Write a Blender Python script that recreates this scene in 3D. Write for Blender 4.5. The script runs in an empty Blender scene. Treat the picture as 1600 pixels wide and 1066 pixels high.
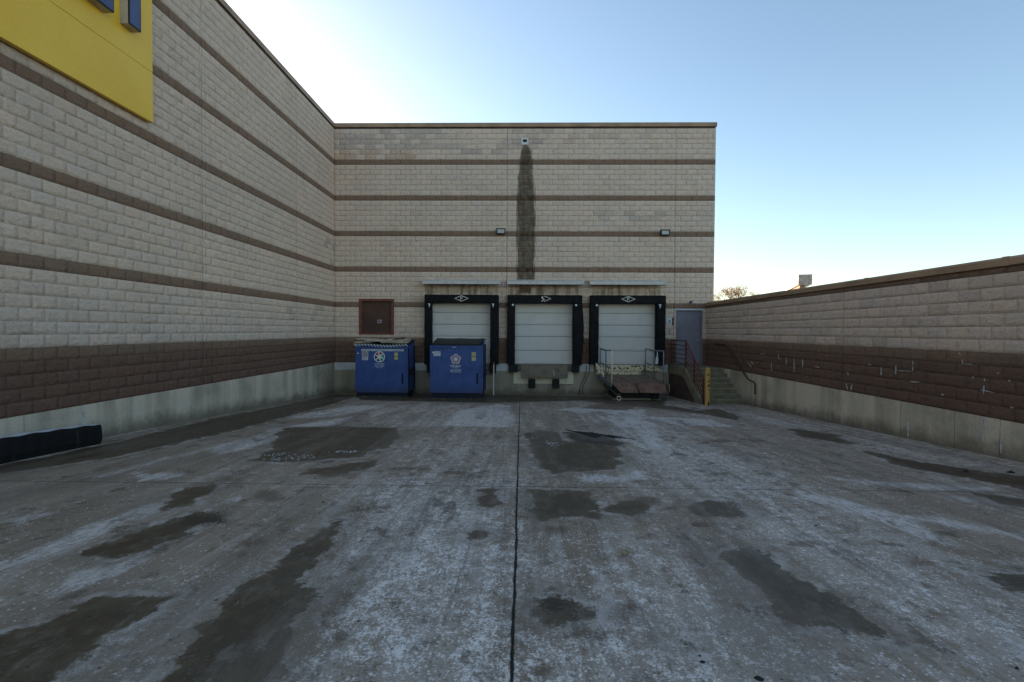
import bpy, bmesh, math, random
import numpy as np
from mathutils import Vector, Matrix
random.seed(7); rng = np.random.default_rng(11)
SC = bpy.context.scene; COL = SC.collection
PI = math.pi; R = math.radians

# ------------------------------------------------------------------ camera, sky, sun, exposure
CAM_Z = 1.32; FPX = 780.67
def cam_axes(yaw=.0184, pit=.0208, roll=-.0055):
    cy, sy, cp, sp = math.cos(yaw), math.sin(yaw), math.cos(pit), math.sin(pit)
    f = Vector((-sy*cp, cy*cp, -sp)); r = Vector((cy, sy, 0)); u = r.cross(f)
    c, s = math.cos(roll), math.sin(roll)
    return c*r - s*u, s*r + c*u, f
CR, CU, CF = cam_axes()
cd = bpy.data.cameras.new('camera'); cam = bpy.data.objects.new('camera', cd); COL.objects.link(cam)
m = Matrix.Identity(4)
for i in range(3):
    m[i][0] = CR[i]; m[i][1] = CU[i]; m[i][2] = -CF[i]
m[2][3] = CAM_Z
cam.matrix_world = m
cd.sensor_width = 36; cd.lens = FPX/1600*36; cd.clip_start = .05; cd.clip_end = 3000
SC.camera = cam
SUN_EL, SUN_AZ = R(12), R(-44)          # azimuth from +Y towards +X
W = bpy.data.worlds.new('World'); SC.world = W; W.use_nodes = True
nt = W.node_tree; bg = nt.nodes['Background']
sky = nt.nodes.new('ShaderNodeTexSky'); sky.sky_type = 'NISHITA'; sky.sun_disc = False
sky.sun_elevation = SUN_EL; sky.sun_rotation = SUN_AZ
sky.air_density = .9; sky.dust_density = .75; sky.ozone_density = 2.2
tint = nt.nodes.new('ShaderNodeMix'); tint.data_type = 'RGBA'; tint.blend_type = 'MULTIPLY'; tint.inputs[0].default_value = 1
tint.inputs[7].default_value = (1.10, .985, .85, 1)      # slight warm daylight balance
nt.links.new(sky.outputs[0], tint.inputs[6]); nt.links.new(tint.outputs[2], bg.inputs[0]); bg.inputs[1].default_value = .15
sl = bpy.data.lights.new('sun', 'SUN'); sl.energy = 4.0; sl.angle = R(.5); sl.color = (1, .88, .72)
so = bpy.data.objects.new('sun', sl); COL.objects.link(so)
sd = Vector((math.sin(SUN_AZ)*math.cos(SUN_EL), math.cos(SUN_AZ)*math.cos(SUN_EL), math.sin(SUN_EL)))
so.rotation_euler = sd.to_track_quat('Z', 'Y').to_euler()
SC.view_settings.view_transform = 'Standard'; SC.view_settings.look = 'None'
SC.view_settings.gamma = 1; SC.view_settings.exposure = 1.34

# ------------------------------------------------------------------ measures of the yard
D = 20.04; XL, XR, XB = -7.53, 7.343, 7.643
C8 = .2032; TOP = 9.55
def zg(y): return -1.25 + .054*(20.04 - min(max(y, 0.0), 20.04))
def yard_point(px, py):                 # where a sight line of the photo meets the yard's pavement
    d = CF + CR*((px-800)/FPX) + CU*((533-py)/FPX)
    t = (-1.25+.054*20.04-CAM_Z)/(d.z+.054*d.y)
    return (d.x*t, d.y*t)
def wall_point(px, py, x):              # ... a side wall standing at x
    d = CF + CR*((px-800)/FPX) + CU*((533-py)/FPX)
    t = x/d.x
    return (d.y*t, CAM_Z+d.z*t)

# ------------------------------------------------------------------ helpers
def link(name, me, mat=None, parent=None, smooth=False):
    o = bpy.data.objects.new(name, me); COL.objects.link(o)
    if mat is not None:
        for x in (mat if isinstance(mat, (list, tuple)) else [mat]): me.materials.append(x)
    if parent is not None: o.parent = parent; o.matrix_parent_inverse = parent.matrix_world.inverted() if False else Matrix.Identity(4)
    if smooth: me.polygons.foreach_set('use_smooth', [True]*len(me.polygons))
    return o
def tag(o, label=None, cat=None, group=None, kind=None):
    if label: o['label'] = label
    if cat: o['category'] = cat
    if group: o['group'] = group
    if kind: o['kind'] = kind
    return o
def thing(name, loc, label, cat, group=None, rz=0):
    o = bpy.data.objects.new(name, None); COL.objects.link(o); o.location = loc; o.rotation_euler.z = rz
    o.empty_display_size = .2
    return tag(o, label, cat, group)
class MB:
    def __init__(s): s.v = []; s.f = []; s.m = []
    def face(s, pts, mi=0):
        n = len(s.v); s.v += [tuple(p) for p in pts]; s.f.append(tuple(range(n, n+len(pts)))); s.m.append(mi)
    def box(s, x0, x1, y0, y1, z0, z1, mi=0, M=None):
        p = [(x, y, z) for z in (z0, z1) for x, y in ((x0, y0), (x1, y0), (x1, y1), (x0, y1))]
        if M is not None: p = [tuple(M @ Vector(q)) for q in p]
        n = len(s.v); s.v += p
        for f in ((3,2,1,0), (4,5,6,7), (0,1,5,4), (1,2,6,5), (2,3,7,6), (3,0,4,7)):
            s.f.append(tuple(n+i for i in f)); s.m.append(mi)
    def prism(s, outline, axis, a, b, mi=0):      # outline: 2-D points; axis 0/1/2 extrusion axis
        def P(q, t):
            return {0: (t, q[0], q[1]), 1: (q[0], t, q[1]), 2: (q[0], q[1], t)}[axis]
        n = len(s.v); k = len(outline)
        s.v += [P(q, a) for q in outline] + [P(q, b) for q in outline]
        s.f.append(tuple(range(n, n+k))[::-1]); s.f.append(tuple(range(n+k, n+2*k))); s.m += [mi, mi]
        for i in range(k):
            j = (i+1) % k; s.f.append((n+i, n+j, n+k+j, n+k+i)); s.m.append(mi)
    def tube(s, pts, r, seg=8, mi=0, r2=None):
        pts = [Vector(p) for p in pts]; rings = []
        for i, p in enumerate(pts):
            d = (pts[min(i+1, len(pts)-1)]-pts[max(i-1, 0)]).normalized()
            a = Vector((0, 0, 1)) if abs(d.z) < .9 else Vector((1, 0, 0))
            u = d.cross(a).normalized(); w = d.cross(u)
            rr = r if r2 is None else r+(r2-r)*i/(len(pts)-1)
            n = len(s.v)
            for k in range(seg):
                t = 2*PI*k/seg; s.v.append(tuple(p+u*math.cos(t)*rr+w*math.sin(t)*rr))
            rings.append(n)
        for a, b in zip(rings, rings[1:]):
            for k in range(seg):
                k2 = (k+1) % seg; s.f.append((a+k, a+k2, b+k2, b+k)); s.m.append(mi)
        s.f.append(tuple(rings[0]+k for k in range(seg))[::-1]); s.f.append(tuple(rings[-1]+k for k in range(seg))); s.m += [mi, mi]
    def build(s, name, mat, parent=None, bevel=0, smooth=False):
        me = bpy.data.meshes.new(name); me.from_pydata(s.v, [], s.f)
        bm = bmesh.new(); bm.from_mesh(me)
        bmesh.ops.recalc_face_normals(bm, faces=bm.faces)
        bm.to_mesh(me); bm.free()
        o = link(name, me, mat, parent)
        if any(s.m): me.polygons.foreach_set('material_index', s.m)
        if smooth: me.polygons.foreach_set('use_smooth', [True]*len(me.polygons))
        if bevel:
            b = o.modifiers.new('bevel', 'BEVEL'); b.width = bevel; b.segments = 2; b.limit_method = 'ANGLE'
        return o
def text_mesh(body, size, name, mat, parent, loc, align='CENTER', depth=.0015, width=None, rot=(PI/2, 0, 0)):
    cu = bpy.data.curves.new('lettering', 'FONT'); cu.body = body; cu.size = size; cu.align_x = align; cu.extrude = depth
    cu.offset = size*.012
    t = bpy.data.objects.new('lettering', cu); COL.objects.link(t)
    bpy.context.view_layer.update()
    me = bpy.data.meshes.new_from_object(t.evaluated_get(bpy.context.evaluated_depsgraph_get()))
    bpy.data.objects.remove(t); bpy.data.curves.remove(cu)
    o = link(name, me, mat, parent); o.location = loc; o.rotation_euler = rot
    if width:
        w = max(v.co.x for v in me.vertices)-min(v.co.x for v in me.vertices)
        for v in me.vertices: v.co.x *= width/w
    return o

# ------------------------------------------------------------------ materials
class N:                                   # tiny node-writing helper
    def __init__(s, name):
        s.mat = bpy.data.materials.new(name); s.mat.use_nodes = True; s.t = s.mat.node_tree
        s.b = s.t.nodes['Principled BSDF']
        s.co = s.t.nodes.new('ShaderNodeTexCoord').outputs['Object']
    def set(s, sock, v):
        if isinstance(v, bpy.types.NodeSocket): s.t.links.new(v, sock)
        elif hasattr(sock, 'default_value'):
            sock.default_value = (*v, 1) if isinstance(v, (tuple, list)) and len(v) == 3 and sock.type == 'RGBA' else v
    def noise(s, scale, detail=6, rough=.6, stretch=None, off=None, dist=0):
        n = s.t.nodes.new('ShaderNodeTexNoise'); n.inputs['Scale'].default_value = scale
        n.inputs['Detail'].default_value = detail; n.inputs['Roughness'].default_value = rough; n.inputs['Distortion'].default_value = dist
        mp = s.t.nodes.new('ShaderNodeMapping'); mp.inputs['Scale'].default_value = stretch or (1, 1, 1)
        mp.inputs['Location'].default_value = off or (0, 0, 0)
        s.t.links.new(s.co, mp.inputs[0]); s.t.links.new(mp.outputs[0], n.inputs['Vector'])
        return n.outputs['Fac']
    def voro(s, scale, stretch=None):
        n = s.t.nodes.new('ShaderNodeTexVoronoi'); n.inputs['Scale'].default_value = scale
        mp = s.t.nodes.new('ShaderNodeMapping'); mp.inputs['Scale'].default_value = stretch or (1, 1, 1)
        s.t.links.new(s.co, mp.inputs[0]); s.t.links.new(mp.outputs[0], n.inputs['Vector'])
        return n.outputs['Distance']
    def m(s, op, a, b=0.0, c=None, clamp=False):
        n = s.t.nodes.new('ShaderNodeMath'); n.operation = op; n.use_clamp = clamp
        s.set(n.inputs[0], a); s.set(n.inputs[1], b)
        if c is not None: s.set(n.inputs[2], c)
        return n.outputs[0]
    def step(s, v, lo, hi, a=0.0, b=1.0):
        n = s.t.nodes.new('ShaderNodeMapRange'); n.interpolation_type = 'SMOOTHSTEP'
        s.set(n.inputs[0], v); n.inputs[1].default_value = lo; n.inputs[2].default_value = hi
        n.inputs[3].default_value = a; n.inputs[4].default_value = b
        return n.outputs[0]
    def mix(s, f, a, b, mode='MIX'):
        n = s.t.nodes.new('ShaderNodeMix'); n.data_type = 'RGBA'; n.blend_type = mode
        s.set(n.inputs[0], f); s.set(n.inputs[6], a); s.set(n.inputs[7], b)
        return n.outputs[2]
    def attr(s, name, colour=False):
        n = s.t.nodes.new('ShaderNodeAttribute'); n.attribute_name = name
        return n.outputs['Color' if colour else 'Fac']
    def xyz(s):
        n = s.t.nodes.new('ShaderNodeSeparateXYZ'); s.t.links.new(s.co, n.inputs[0]); return n.outputs
    def bump(s, h, strength=.5, dist=.01, normal=None):
        n = s.t.nodes.new('ShaderNodeBump'); n.inputs['Strength'].default_value = strength; n.inputs['Distance'].default_value = dist
        s.set(n.inputs['Height'], h)
        if normal is not None: s.set(n.inputs['Normal'], normal)
        return n.outputs[0]
    def out(s, col, rough=.8, metal=0, normal=None, spec=None):
        s.set(s.b.inputs['Base Color'], col); s.set(s.b.inputs['Roughness'], rough); s.set(s.b.inputs['Metallic'], metal)
        if normal is not None: s.set(s.b.inputs['Normal'], normal)
        if spec is not None: s.set(s.b.inputs['Specular IOR Level'], spec)
        return s.mat
def worn(name, c, c2=None, rough=.6, metal=0, scale=3, lo=.4, hi=.65, fine=40, bump=.15, streak=False, spec=.28):
    n = N(name); c2 = c2 or tuple(x*.65 for x in c)
    a = n.noise(scale, 8, .62, (1, 1, .25) if streak else None); b = n.noise(fine, 4, .7)
    col = n.mix(n.step(a, lo, hi), c, c2)
    col = n.mix(n.step(b, .3, .75, .0, .35), col, tuple(x*.6 for x in c))
    return n.out(col, n.m('ADD', n.m('MULTIPLY', a, .3), rough-.15), metal, n.bump(b, bump, .004), spec)

def wall_material():
    n = N('split_face_block')
    col = n.attr('Col', True); st = n.attr('stain'); rs = n.attr('ochre')
    f1 = n.noise(55, 6, .75); f2 = n.noise(14, 6, .65); big = n.noise(.45, 6, .6); run = n.noise(2.2, 6, .6, (1, 1, .22))
    c = n.mix(n.step(f1, .42, .60, 0, .35), col, n.mix(1.0, col, (.52, .5, .48), 'MULTIPLY'))
    c = n.mix(n.step(n.noise(30, 5, .7, None, (5, 5, 5)), .50, .60, 0, .42), c, n.mix(1.0, col, (.62, .60, .57), 'MULTIPLY'))
    c = n.mix(n.step(n.noise(6.5, 7, .72, (1, 1, 1.3), (2, 2, 9)), .50, .62, 0, .30), c, n.mix(1.0, col, (.68, .67, .66), 'MULTIPLY'))
    c = n.mix(n.step(n.noise(17, 4, .7, None, (8, 2, 1)), .66, .70, 0, .5), c, n.mix(1.0, col, (.35, .33, .30), 'MULTIPLY'))
    c = n.mix(n.step(f2, .35, .72, 0, .35), c, n.mix(1.0, col, (1.18, 1.16, 1.12), 'MULTIPLY'))
    c = n.mix(n.step(big, .42, .62, 0, .38), c, n.mix(1.0, col, (.78, .80, .82), 'MULTIPLY'))
    c = n.mix(n.step(run, .55, .75, 0, .3), c, n.mix(1.0, col, (.66, .63, .58), 'MULTIPLY'))
    e = n.m('ADD', rs, n.m('MULTIPLY', n.m('SUBTRACT', n.noise(3.5, 6, .65, (1, 1, .18)), .5), 1.6))
    c = n.mix(n.step(e, .42, .75, 0, .75), c, (.15, .105, .06))
    s = n.m('ADD', st, n.m('MULTIPLY', n.m('SUBTRACT', n.noise(17, 8, .75, (1, 1, .09)), .5), .50))
    d = n.mix(n.step(n.noise(6, 8, .78, (1, 1, .55)), .42, .62), (.022, .014, .007), (.20, .145, .09))
    c = n.mix(n.step(s, -.05, .05, 0, .92), c, n.mix(.35, d, n.mix(1.0, col, (.22, .20, .17), 'MULTIPLY')))
    h = n.m('ADD', n.m('MULTIPLY', f1, .5), n.m('MULTIPLY', n.noise(22, 7, .7), 1.0)); h = n.m('ADD', h, n.m('MULTIPLY', n.noise(10, 7, .7, (1, 1, 1.5), (3, 3, 3)), 2.2))
    return n.out(c, .92, 0, n.bump(h, 1.0, .022), .2)
M = {}
M['block'] = wall_material()
M['mortar'] = worn('mortar', (.56, .43, .33), (.32, .245, .185), rough=.95, scale=1.6, lo=.42, hi=.58)
M['mortar_brown'] = worn('painted_mortar', (.12, .078, .056), rough=.95)
def concrete_wall_material(nm='cast_concrete', A=(.70, .565, .41), B=(.52, .425, .305)):
    n = N(nm)
    v = n.noise(1.6, 5, .6, (1, 1, .06)); v2 = n.noise(5, 5, .6, (1, 1, .1), (3, 7, 0)); f = n.noise(35, 6, .7); b = n.noise(.8, 5, .6)
    z = n.xyz()[2]
    c = n.mix(n.step(v, .42, .60), A, B)
    c = n.mix(n.step(v2, .60, .72, 0, .45), c, (.48, .46, .43))
    c = n.mix(n.step(b, .45, .68, 0, .5), c, (.24, .205, .14))
    c = n.mix(n.step(f, .35, .75, 0, .3), c, (.17, .155, .13))
    hgt = n.m('SUBTRACT', n.attr('above'), n.m('MULTIPLY', n.noise(3, 5, .6), .5))
    c = n.mix(n.step(hgt, -.25, .12, .75, 0), c, (.10, .08, .05))
    return n.out(c, .9, 0, n.bump(f, .35, .006), .3)
M['cast'] = concrete_wall_material()
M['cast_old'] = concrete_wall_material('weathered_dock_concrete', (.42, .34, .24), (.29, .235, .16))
M['precast'] = worn('painted_band', (.62, .60, .57), (.50, .48, .44), .8, scale=2)
M['coping'] = worn('coping_metal', (.40, .25, .145), (.28, .175, .105), .5, scale=1.5, bump=.05)
M['roof'] = worn('roof_membrane', (.25, .25, .24), rough=.9)
M['seal'] = worn('seal_vinyl', (.016, .015, .015), (.010, .010, .010), .85, scale=5, bump=.3, spec=.12)
M['rubber'] = worn('black_rubber', (.018, .017, .016), (.03, .028, .025), .75, scale=6, bump=.4)
M['door_white'] = worn('door_enamel', (.66, .595, .525), (.56, .505, .445), .45, scale=1.2, lo=.45, hi=.8, bump=.03)
M['groove'] = worn('door_groove', (.30, .27, .235), rough=.8)
M['galv'] = worn('galvanised', (.66, .60, .53), (.52, .48, .42), .6, .05, scale=4, bump=.08)
M['grey_door'] = worn('grey_door_paint', (.23, .22, .25), (.20, .19, .22), .45, scale=1.5, bump=.03)
M['door_frame'] = worn('door_frame_paint', (.22, .21, .19), rough=.6)
M['white'] = worn('white_plastic', (.72, .72, .70), (.6, .6, .58), .5)
M['lens'] = worn('lamp_lens', (.52, .52, .48), (.42, .42, .38), .2, bump=0)
M['dark'] = worn('dark_bronze', (.022, .018, .015), rough=.5)
M['hatch'] = worn('hatch_brown', (.10, .048, .032), (.075, .038, .027), .5, scale=2, bump=.05)
M['hatch_frame'] = worn('hatch_frame_red', (.22, .068, .042), (.12, .05, .035), .6, scale=6, bump=.1)
M['yellow'] = worn('sign_yellow', (.90, .54, .05), (.86, .50, .045), .35, scale=.6, bump=0)
M['letter_face'] = worn('letter_face', (.075, .095, .20), (.065, .08, .175), .35, bump=0)
M['letter_side'] = worn('letter_return', (.55, .47, .38), (.45, .38, .30), .5)
M['letter_trim'] = worn('letter_trim', (.010, .012, .018), rough=.4)
M['red_bar'] = worn('dark_red', (.10, .008, .015), rough=.5)
M['sticker_blue'] = worn('sticker_blue', (.10, .14, .22), rough=.5)
M['sticker_red'] = worn('sticker_red', (.50, .05, .06), rough=.5, bump=0)
M['sticker_green'] = worn('sticker_green', (.03, .30, .10), rough=.5, bump=0)
M['sticker_navy'] = worn('sticker_navy', (.015, .025, .09), rough=.5, bump=0)
M['sticker_yellow'] = worn('sticker_yellow', (.55, .48, .16), (.45, .4, .2), .5)
M['ink'] = worn('ink', (.02, .02, .03), rough=.6)
M['pink'] = worn('sticker_pale', (.50, .42, .42), (.42, .37, .38), .6)
M['frost'] = worn('frosted_white', (.66, .66, .67), (.50, .50, .50), .7, scale=12, bump=.4)
M['card'] = worn('cardboard', (.48, .36, .23), (.34, .26, .17), .9, scale=5, bump=.2)
M['card_pale'] = worn('pale_cardboard', (.62, .52, .38), (.42, .35, .25), .9, scale=5, bump=.2)
M['leaf'] = worn('dry_leaf', (.42, .30, .14), (.24, .15, .07), .8, scale=9)
M['bark'] = worn('bark', (.11, .08, .055), rough=.9)
M['dryfoliage'] = worn('dry_foliage', (.50, .29, .14), (.40, .22, .11), .8)
M['bounce_paving'] = worn('outer_paving', (.30, .28, .25), (.24, .22, .20), .9, scale=.5, fine=60, bump=.5)  # unseen outer ground, made pale to bounce sunlight into the yard
M['end_shade'] = worn('shaded_cabinet', (.50, .40, .33), rough=.7)  # shade of the cabinet's unlit end, put into a darker colour
M['cabinet'] = worn('white_cabinet', (.85, .80, .74), (.8, .76, .7), .5, bump=0)
M['steel_rail'] = worn('blue_grey_rail', (.17, .18, .22), (.26, .26, .26), .5, .2, scale=8)
def rusty(name, paint, rust=(.10, .045, .025), lo=.45, hi=.55, scale=5, rough=.7):
    n = N(name); a = n.noise(scale, 9, .7); f = n.noise(45, 5, .7)
    col = n.mix(n.step(a, lo, hi), paint, n.mix(f, rust, tuple(x*.35 for x in rust)))
    col = n.mix(n.step(f, .5, .8, 0, .3), col, (.03, .025, .02))
    return n.out(col, rough, 0, n.bump(n.m('ADD', f, a), .35, .006), .35)
M['bin_blue'] = rusty('bin_blue_paint', (.038, .080, .235), (.05, .035, .035), .56, .74, 2.6, .5)
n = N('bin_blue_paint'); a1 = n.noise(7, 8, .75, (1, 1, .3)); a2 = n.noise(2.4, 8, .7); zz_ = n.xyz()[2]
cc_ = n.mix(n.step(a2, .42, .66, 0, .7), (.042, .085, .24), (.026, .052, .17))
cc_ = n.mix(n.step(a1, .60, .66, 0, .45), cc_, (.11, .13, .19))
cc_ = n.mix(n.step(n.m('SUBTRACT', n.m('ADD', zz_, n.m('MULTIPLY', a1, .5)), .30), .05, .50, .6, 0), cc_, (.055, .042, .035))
cc_ = n.mix(n.step(n.noise(13, 9, .75), .63, .68, 0, .7), cc_, (.07, .035, .022))
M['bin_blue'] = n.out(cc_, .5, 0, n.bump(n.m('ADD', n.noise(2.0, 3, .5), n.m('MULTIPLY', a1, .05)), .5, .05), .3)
M['bin_dark'] = rusty('bin_underframe', (.008, .012, .03), (.02, .014, .010), .5, .6)
M['lid'] = worn('bin_lid_plastic', (.010, .010, .011), (.018, .018, .018), .5, scale=6)
M['red_rail'] = rusty('red_railing_paint', (.15, .040, .032), (.09, .045, .03), .5, .65, 9)
M['yellow_post'] = rusty('bollard_yellow', (.60, .34, .09), (.06, .022, .012), .60, .64, 14, .55)
M['deck'] = rusty('rusty_deck', (.20, .15, .11), (.24, .105, .06), .42, .6, 3)
M['lip'] = rusty('rusty_lip', (.24, .125, .08), (.15, .085, .055), .4, .65, 2.5)
M['cream_rust'] = rusty('cream_plate', (.70, .58, .36), (.16, .06, .03), .53, .58, 10)
M['plate'] = rusty('leveler_plate', (.22, .175, .12), (.13, .095, .06), .45, .7, 4)
M['cream'] = rusty('cream_band', (.74, .64, .45), (.26, .17, .09), .55, .7, 4)
M['stair'] = worn('stair_concrete', (.26, .215, .14), (.165, .14, .09), .9, scale=4, bump=.4)
M['nosing'] = worn('stair_nosing', (.36, .31, .22), (.22, .19, .13), .9, scale=6, bump=.4)
M['brown_paint'] = worn('brown_wall_paint', (.115, .066, .046), (.085, .052, .038), .85, scale=3, bump=.4)
M['paint_chip'] = worn('chipped_white', (.60, .57, .54), (.32, .28, .25), .8, scale=14)
M['black_plastic'] = None
n = N('ribbed_black_plastic'); v = n.noise(9, 6, .65, (1, 1, .12)); f = n.noise(50, 5, .7)
M['black_plastic'] = n.out(n.mix(n.step(v, .58, .75, 0, .45), (.014, .013, .012), (.085, .08, .075)), .75, 0, n.bump(n.m('ADD', v, f), .6, .012), .15)

def pavement_material():
    n = N('frosted_concrete')
    damp = n.attr('damp'); frost = n.attr('frost'); oil = n.attr('oil'); rust = n.attr('rust'); ice = n.attr('ice')
    X, Y, Z = n.xyz()
    n1 = n.m('SUBTRACT', n.noise(2.2, 9, .68), .5); nf = n.noise(34, 8, .72); nff = n.noise(150, 4, .7)
    tr = n.noise(1.0, 7, .62, (2.6, .28, 1)); tr2 = n.noise(1.0, 6, .6, (7, .5, 1), (5, 2, 0)); mid = n.noise(1.1, 7, .6); blot = n.noise(7, 8, .7)
    vo = n.voro(26)
    base = n.mix(n.step(tr, .35, .65), (.30, .25, .205), (.37, .315, .265))
    base = n.mix(n.step(mid, .45, .68, 0, .6), base, (.23, .185, .145))
    base = n.mix(n.step(nff, .3, .75, 0, .45), base, (.12, .10, .085))
    base = n.mix(n.step(n.noise(420, 2, .5), .62, .70, 0, .5), base, (.45, .42, .39))
    base = n.mix(1.0, base, (1.08, .95, .80), 'MULTIPLY')     # warm river-gravel concrete
    # frost and salt
    def c_(v, w, k=.5): return n.m('MULTIPLY', n.m('SUBTRACT', v, k), w)
    fr = n.m('ADD', c_(tr, .9), c_(blot, .8)); fr = n.m('ADD', fr, c_(nf, 1.0)); fr = n.m('ADD', fr, c_(frost, .75)); fr = n.m('ADD', fr, c_(tr2, .35)); fr = n.m('ADD', fr, c_(mid, .6))
    broad = n.step(fr, -.10, .13, 0, .70)
    base = n.mix(broad, base, (.50, .41, .335))
    g1 = n.noise(75, 5, .7); g2 = n.noise(28, 6, .7, (1, .7, 1), (3, 1, 0))
    gr = n.m('ADD', c_(g1, 1.5), c_(g2, 1.3)); gr = n.m('ADD', gr, c_(frost, .62)); gr = n.m('ADD', gr, c_(tr2, .5)); gr = n.m('ADD', gr, c_(blot, 1.0))
    grains = n.step(gr, .07, .19, 0, .9)
    base = n.mix(grains, base, n.mix(n.step(gr, .15, .4), (.66, .565, .49), (.94, .84, .76)))
    st1 = n.noise(1.0, 6, .6, (14, .7, 1), (6, 6, 0)); base = n.mix(n.m('MULTIPLY', n.step(st1, .54, .64), n.step(mid, .40, .60, .5, .05)), base, (.50, .425, .36))
    st2 = n.noise(1.0, 6, .6, (11, .6, 1), (16, 2, 0)); base = n.mix(n.step(st2, .56, .66, 0, .35), base, (.135, .108, .082))
    pits = n.m('ADD', c_(n.noise(48, 6, .75, None, (7, 7, 0)), 1.0), c_(n.noise(2.5, 6, .7, None, (1, 8, 0)), .5))
    base = n.mix(n.step(pits, .09, .20, 0, .6), base, (.11, .09, .072))
    # bright aggregate and salt grains
    vd = n.t.nodes.new('ShaderNodeTexVoronoi'); vd.inputs['Scale'].default_value = 38; n.t.links.new(n.co, vd.inputs['Vector'])
    sc = n.t.nodes.new('ShaderNodeSeparateColor'); n.t.links.new(vd.outputs['Color'], sc.inputs[0])
    dot = n.m('MULTIPLY', n.step(vd.outputs['Distance'], .38, .16), n.step(n.m('ADD', sc.outputs[0], c_(frost, .55)), .74, .80))
    base = n.mix(n.m('MULTIPLY', dot, .9), base, (.90, .81, .74))
    dk = n.m('MULTIPLY', n.step(vd.outputs['Distance'], .42, .20), n.step(sc.outputs[1], .84, .88))
    base = n.mix(n.m('MULTIPLY', dk, .6), base, (.10, .078, .058))
    # icy streaks, broken up
    ic = n.m('ADD', ice, c_(n.noise(4, 9, .74, (1.8, .45, 1)), .75))
    icm = n.m('MULTIPLY', n.step(ic, -.06, .09), n.step(n.m('ADD', n.noise(16, 8, .75, (1.3, .5, 1)), c_(nf, .6)), .36, .60, .15, .85))
    base = n.mix(icm, base, n.mix(nf, (.56, .485, .425), (.88, .80, .74)))
    # damp, with the shade strip painted along the left wall
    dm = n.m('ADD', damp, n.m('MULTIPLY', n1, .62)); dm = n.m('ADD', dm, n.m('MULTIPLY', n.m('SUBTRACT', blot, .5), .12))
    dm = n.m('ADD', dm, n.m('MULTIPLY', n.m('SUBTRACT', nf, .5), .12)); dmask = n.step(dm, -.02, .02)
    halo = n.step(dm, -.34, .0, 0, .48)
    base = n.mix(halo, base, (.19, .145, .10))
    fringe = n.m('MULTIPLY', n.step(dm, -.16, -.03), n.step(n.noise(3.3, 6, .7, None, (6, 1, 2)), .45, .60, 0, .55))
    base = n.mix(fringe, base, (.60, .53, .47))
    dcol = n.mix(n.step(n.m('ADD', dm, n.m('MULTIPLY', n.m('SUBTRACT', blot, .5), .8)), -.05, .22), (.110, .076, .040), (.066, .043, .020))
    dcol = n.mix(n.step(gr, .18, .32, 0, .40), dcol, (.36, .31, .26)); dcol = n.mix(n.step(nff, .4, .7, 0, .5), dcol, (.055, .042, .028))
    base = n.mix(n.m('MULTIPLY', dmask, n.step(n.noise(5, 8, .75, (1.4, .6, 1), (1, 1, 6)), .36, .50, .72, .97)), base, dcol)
    # long tyre-wide smears and scattered natural blotches
    sm = n.noise(1.0, 7, .66, (1.5, .22, 1), (13, 3, 0)); base = n.mix(n.step(sm, .50, .60, 0, .4), base, (.19, .15, .112))
    sm2 = n.noise(1.0, 8, .7, (3.2, .35, 1), (2, 9, 0)); base = n.mix(n.step(sm2, .58, .68, 0, .45), base, (.44, .37, .31))
    sm3 = n.noise(4.2, 8, .72, (1.2, .8, 1), (4, 4, 0)); base = n.mix(n.step(sm3, .56, .65, 0, .6), base, (.115, .082, .052))
    sp = n.noise(1.7, 8, .7, (1.3, .8, 1), (9, 4, 0))
    base = n.mix(n.step(sp, .59, .63, 0, .6), base, (.105, .082, .058))
    om = n.m('ADD', oil, n.m('MULTIPLY', n1, .5)); om = n.m('ADD', om, n.m('MULTIPLY', n.m('SUBTRACT', nf, .5), .7))
    base = n.mix(n.step(om, -.05, .05, 0, .85), base, (.040, .028, .016))
    rm = n.m('ADD', rust, n.m('MULTIPLY', n1, .3)); rm = n.m('ADD', rm, n.m('MULTIPLY', n.m('SUBTRACT', nf, .5), .25))
    base = n.mix(n.step(rm, -.05, .10, 0, .65), base, (.12, .068, .042))
    # saw-cut joints, 4.6 m slabs
    wob = n.m('MULTIPLY', n.m('SUBTRACT', n.noise(1.4, 6, .6), .5), .035)
    wid = n.m('MULTIPLY', n.noise(9, 4, .6), .016)
    def line(co, c, half, dark):
        nonlocal base
        d = n.m('ABSOLUTE', n.m('ADD', n.m('SUBTRACT', co, c), wob))
        d = n.m('SUBTRACT', d, n.m('SUBTRACT', wid, .008))
        base = n.mix(n.step(d, half*.55, half*1.3, dark, 0), base, (.012, .010, .009))
    line(X, -.035, .011, .97)
    for c, a in ((5.72, .75), (10.42, .92), (14.75, .75), (19.3, .5)): line(Y, c, .010, a)
    line(X, -4.65, .006, .25); line(X, 4.6, .006, .22)
    crk = n.voro(.33)
    rough = n.mix(dmask, (.82, .82, .82), (.42, .42, .42))
    rgh = n.m('SUBTRACT', .86, n.m('MULTIPLY', dmask, .36))
    h = n.m('ADD', n.m('MULTIPLY', nff, .5), n.m('MULTIPLY', nf, .5)); h = n.m('ADD', h, n.m('MULTIPLY', grains, .6))
    h = n.m('MULTIPLY', h, n.m('SUBTRACT', 1.0, n.m('MULTIPLY', dmask, .55)))
    return n.out(base, rgh, 0, n.bump(h, .6, .006), .25)
M['yard'] = pavement_material()

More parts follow.
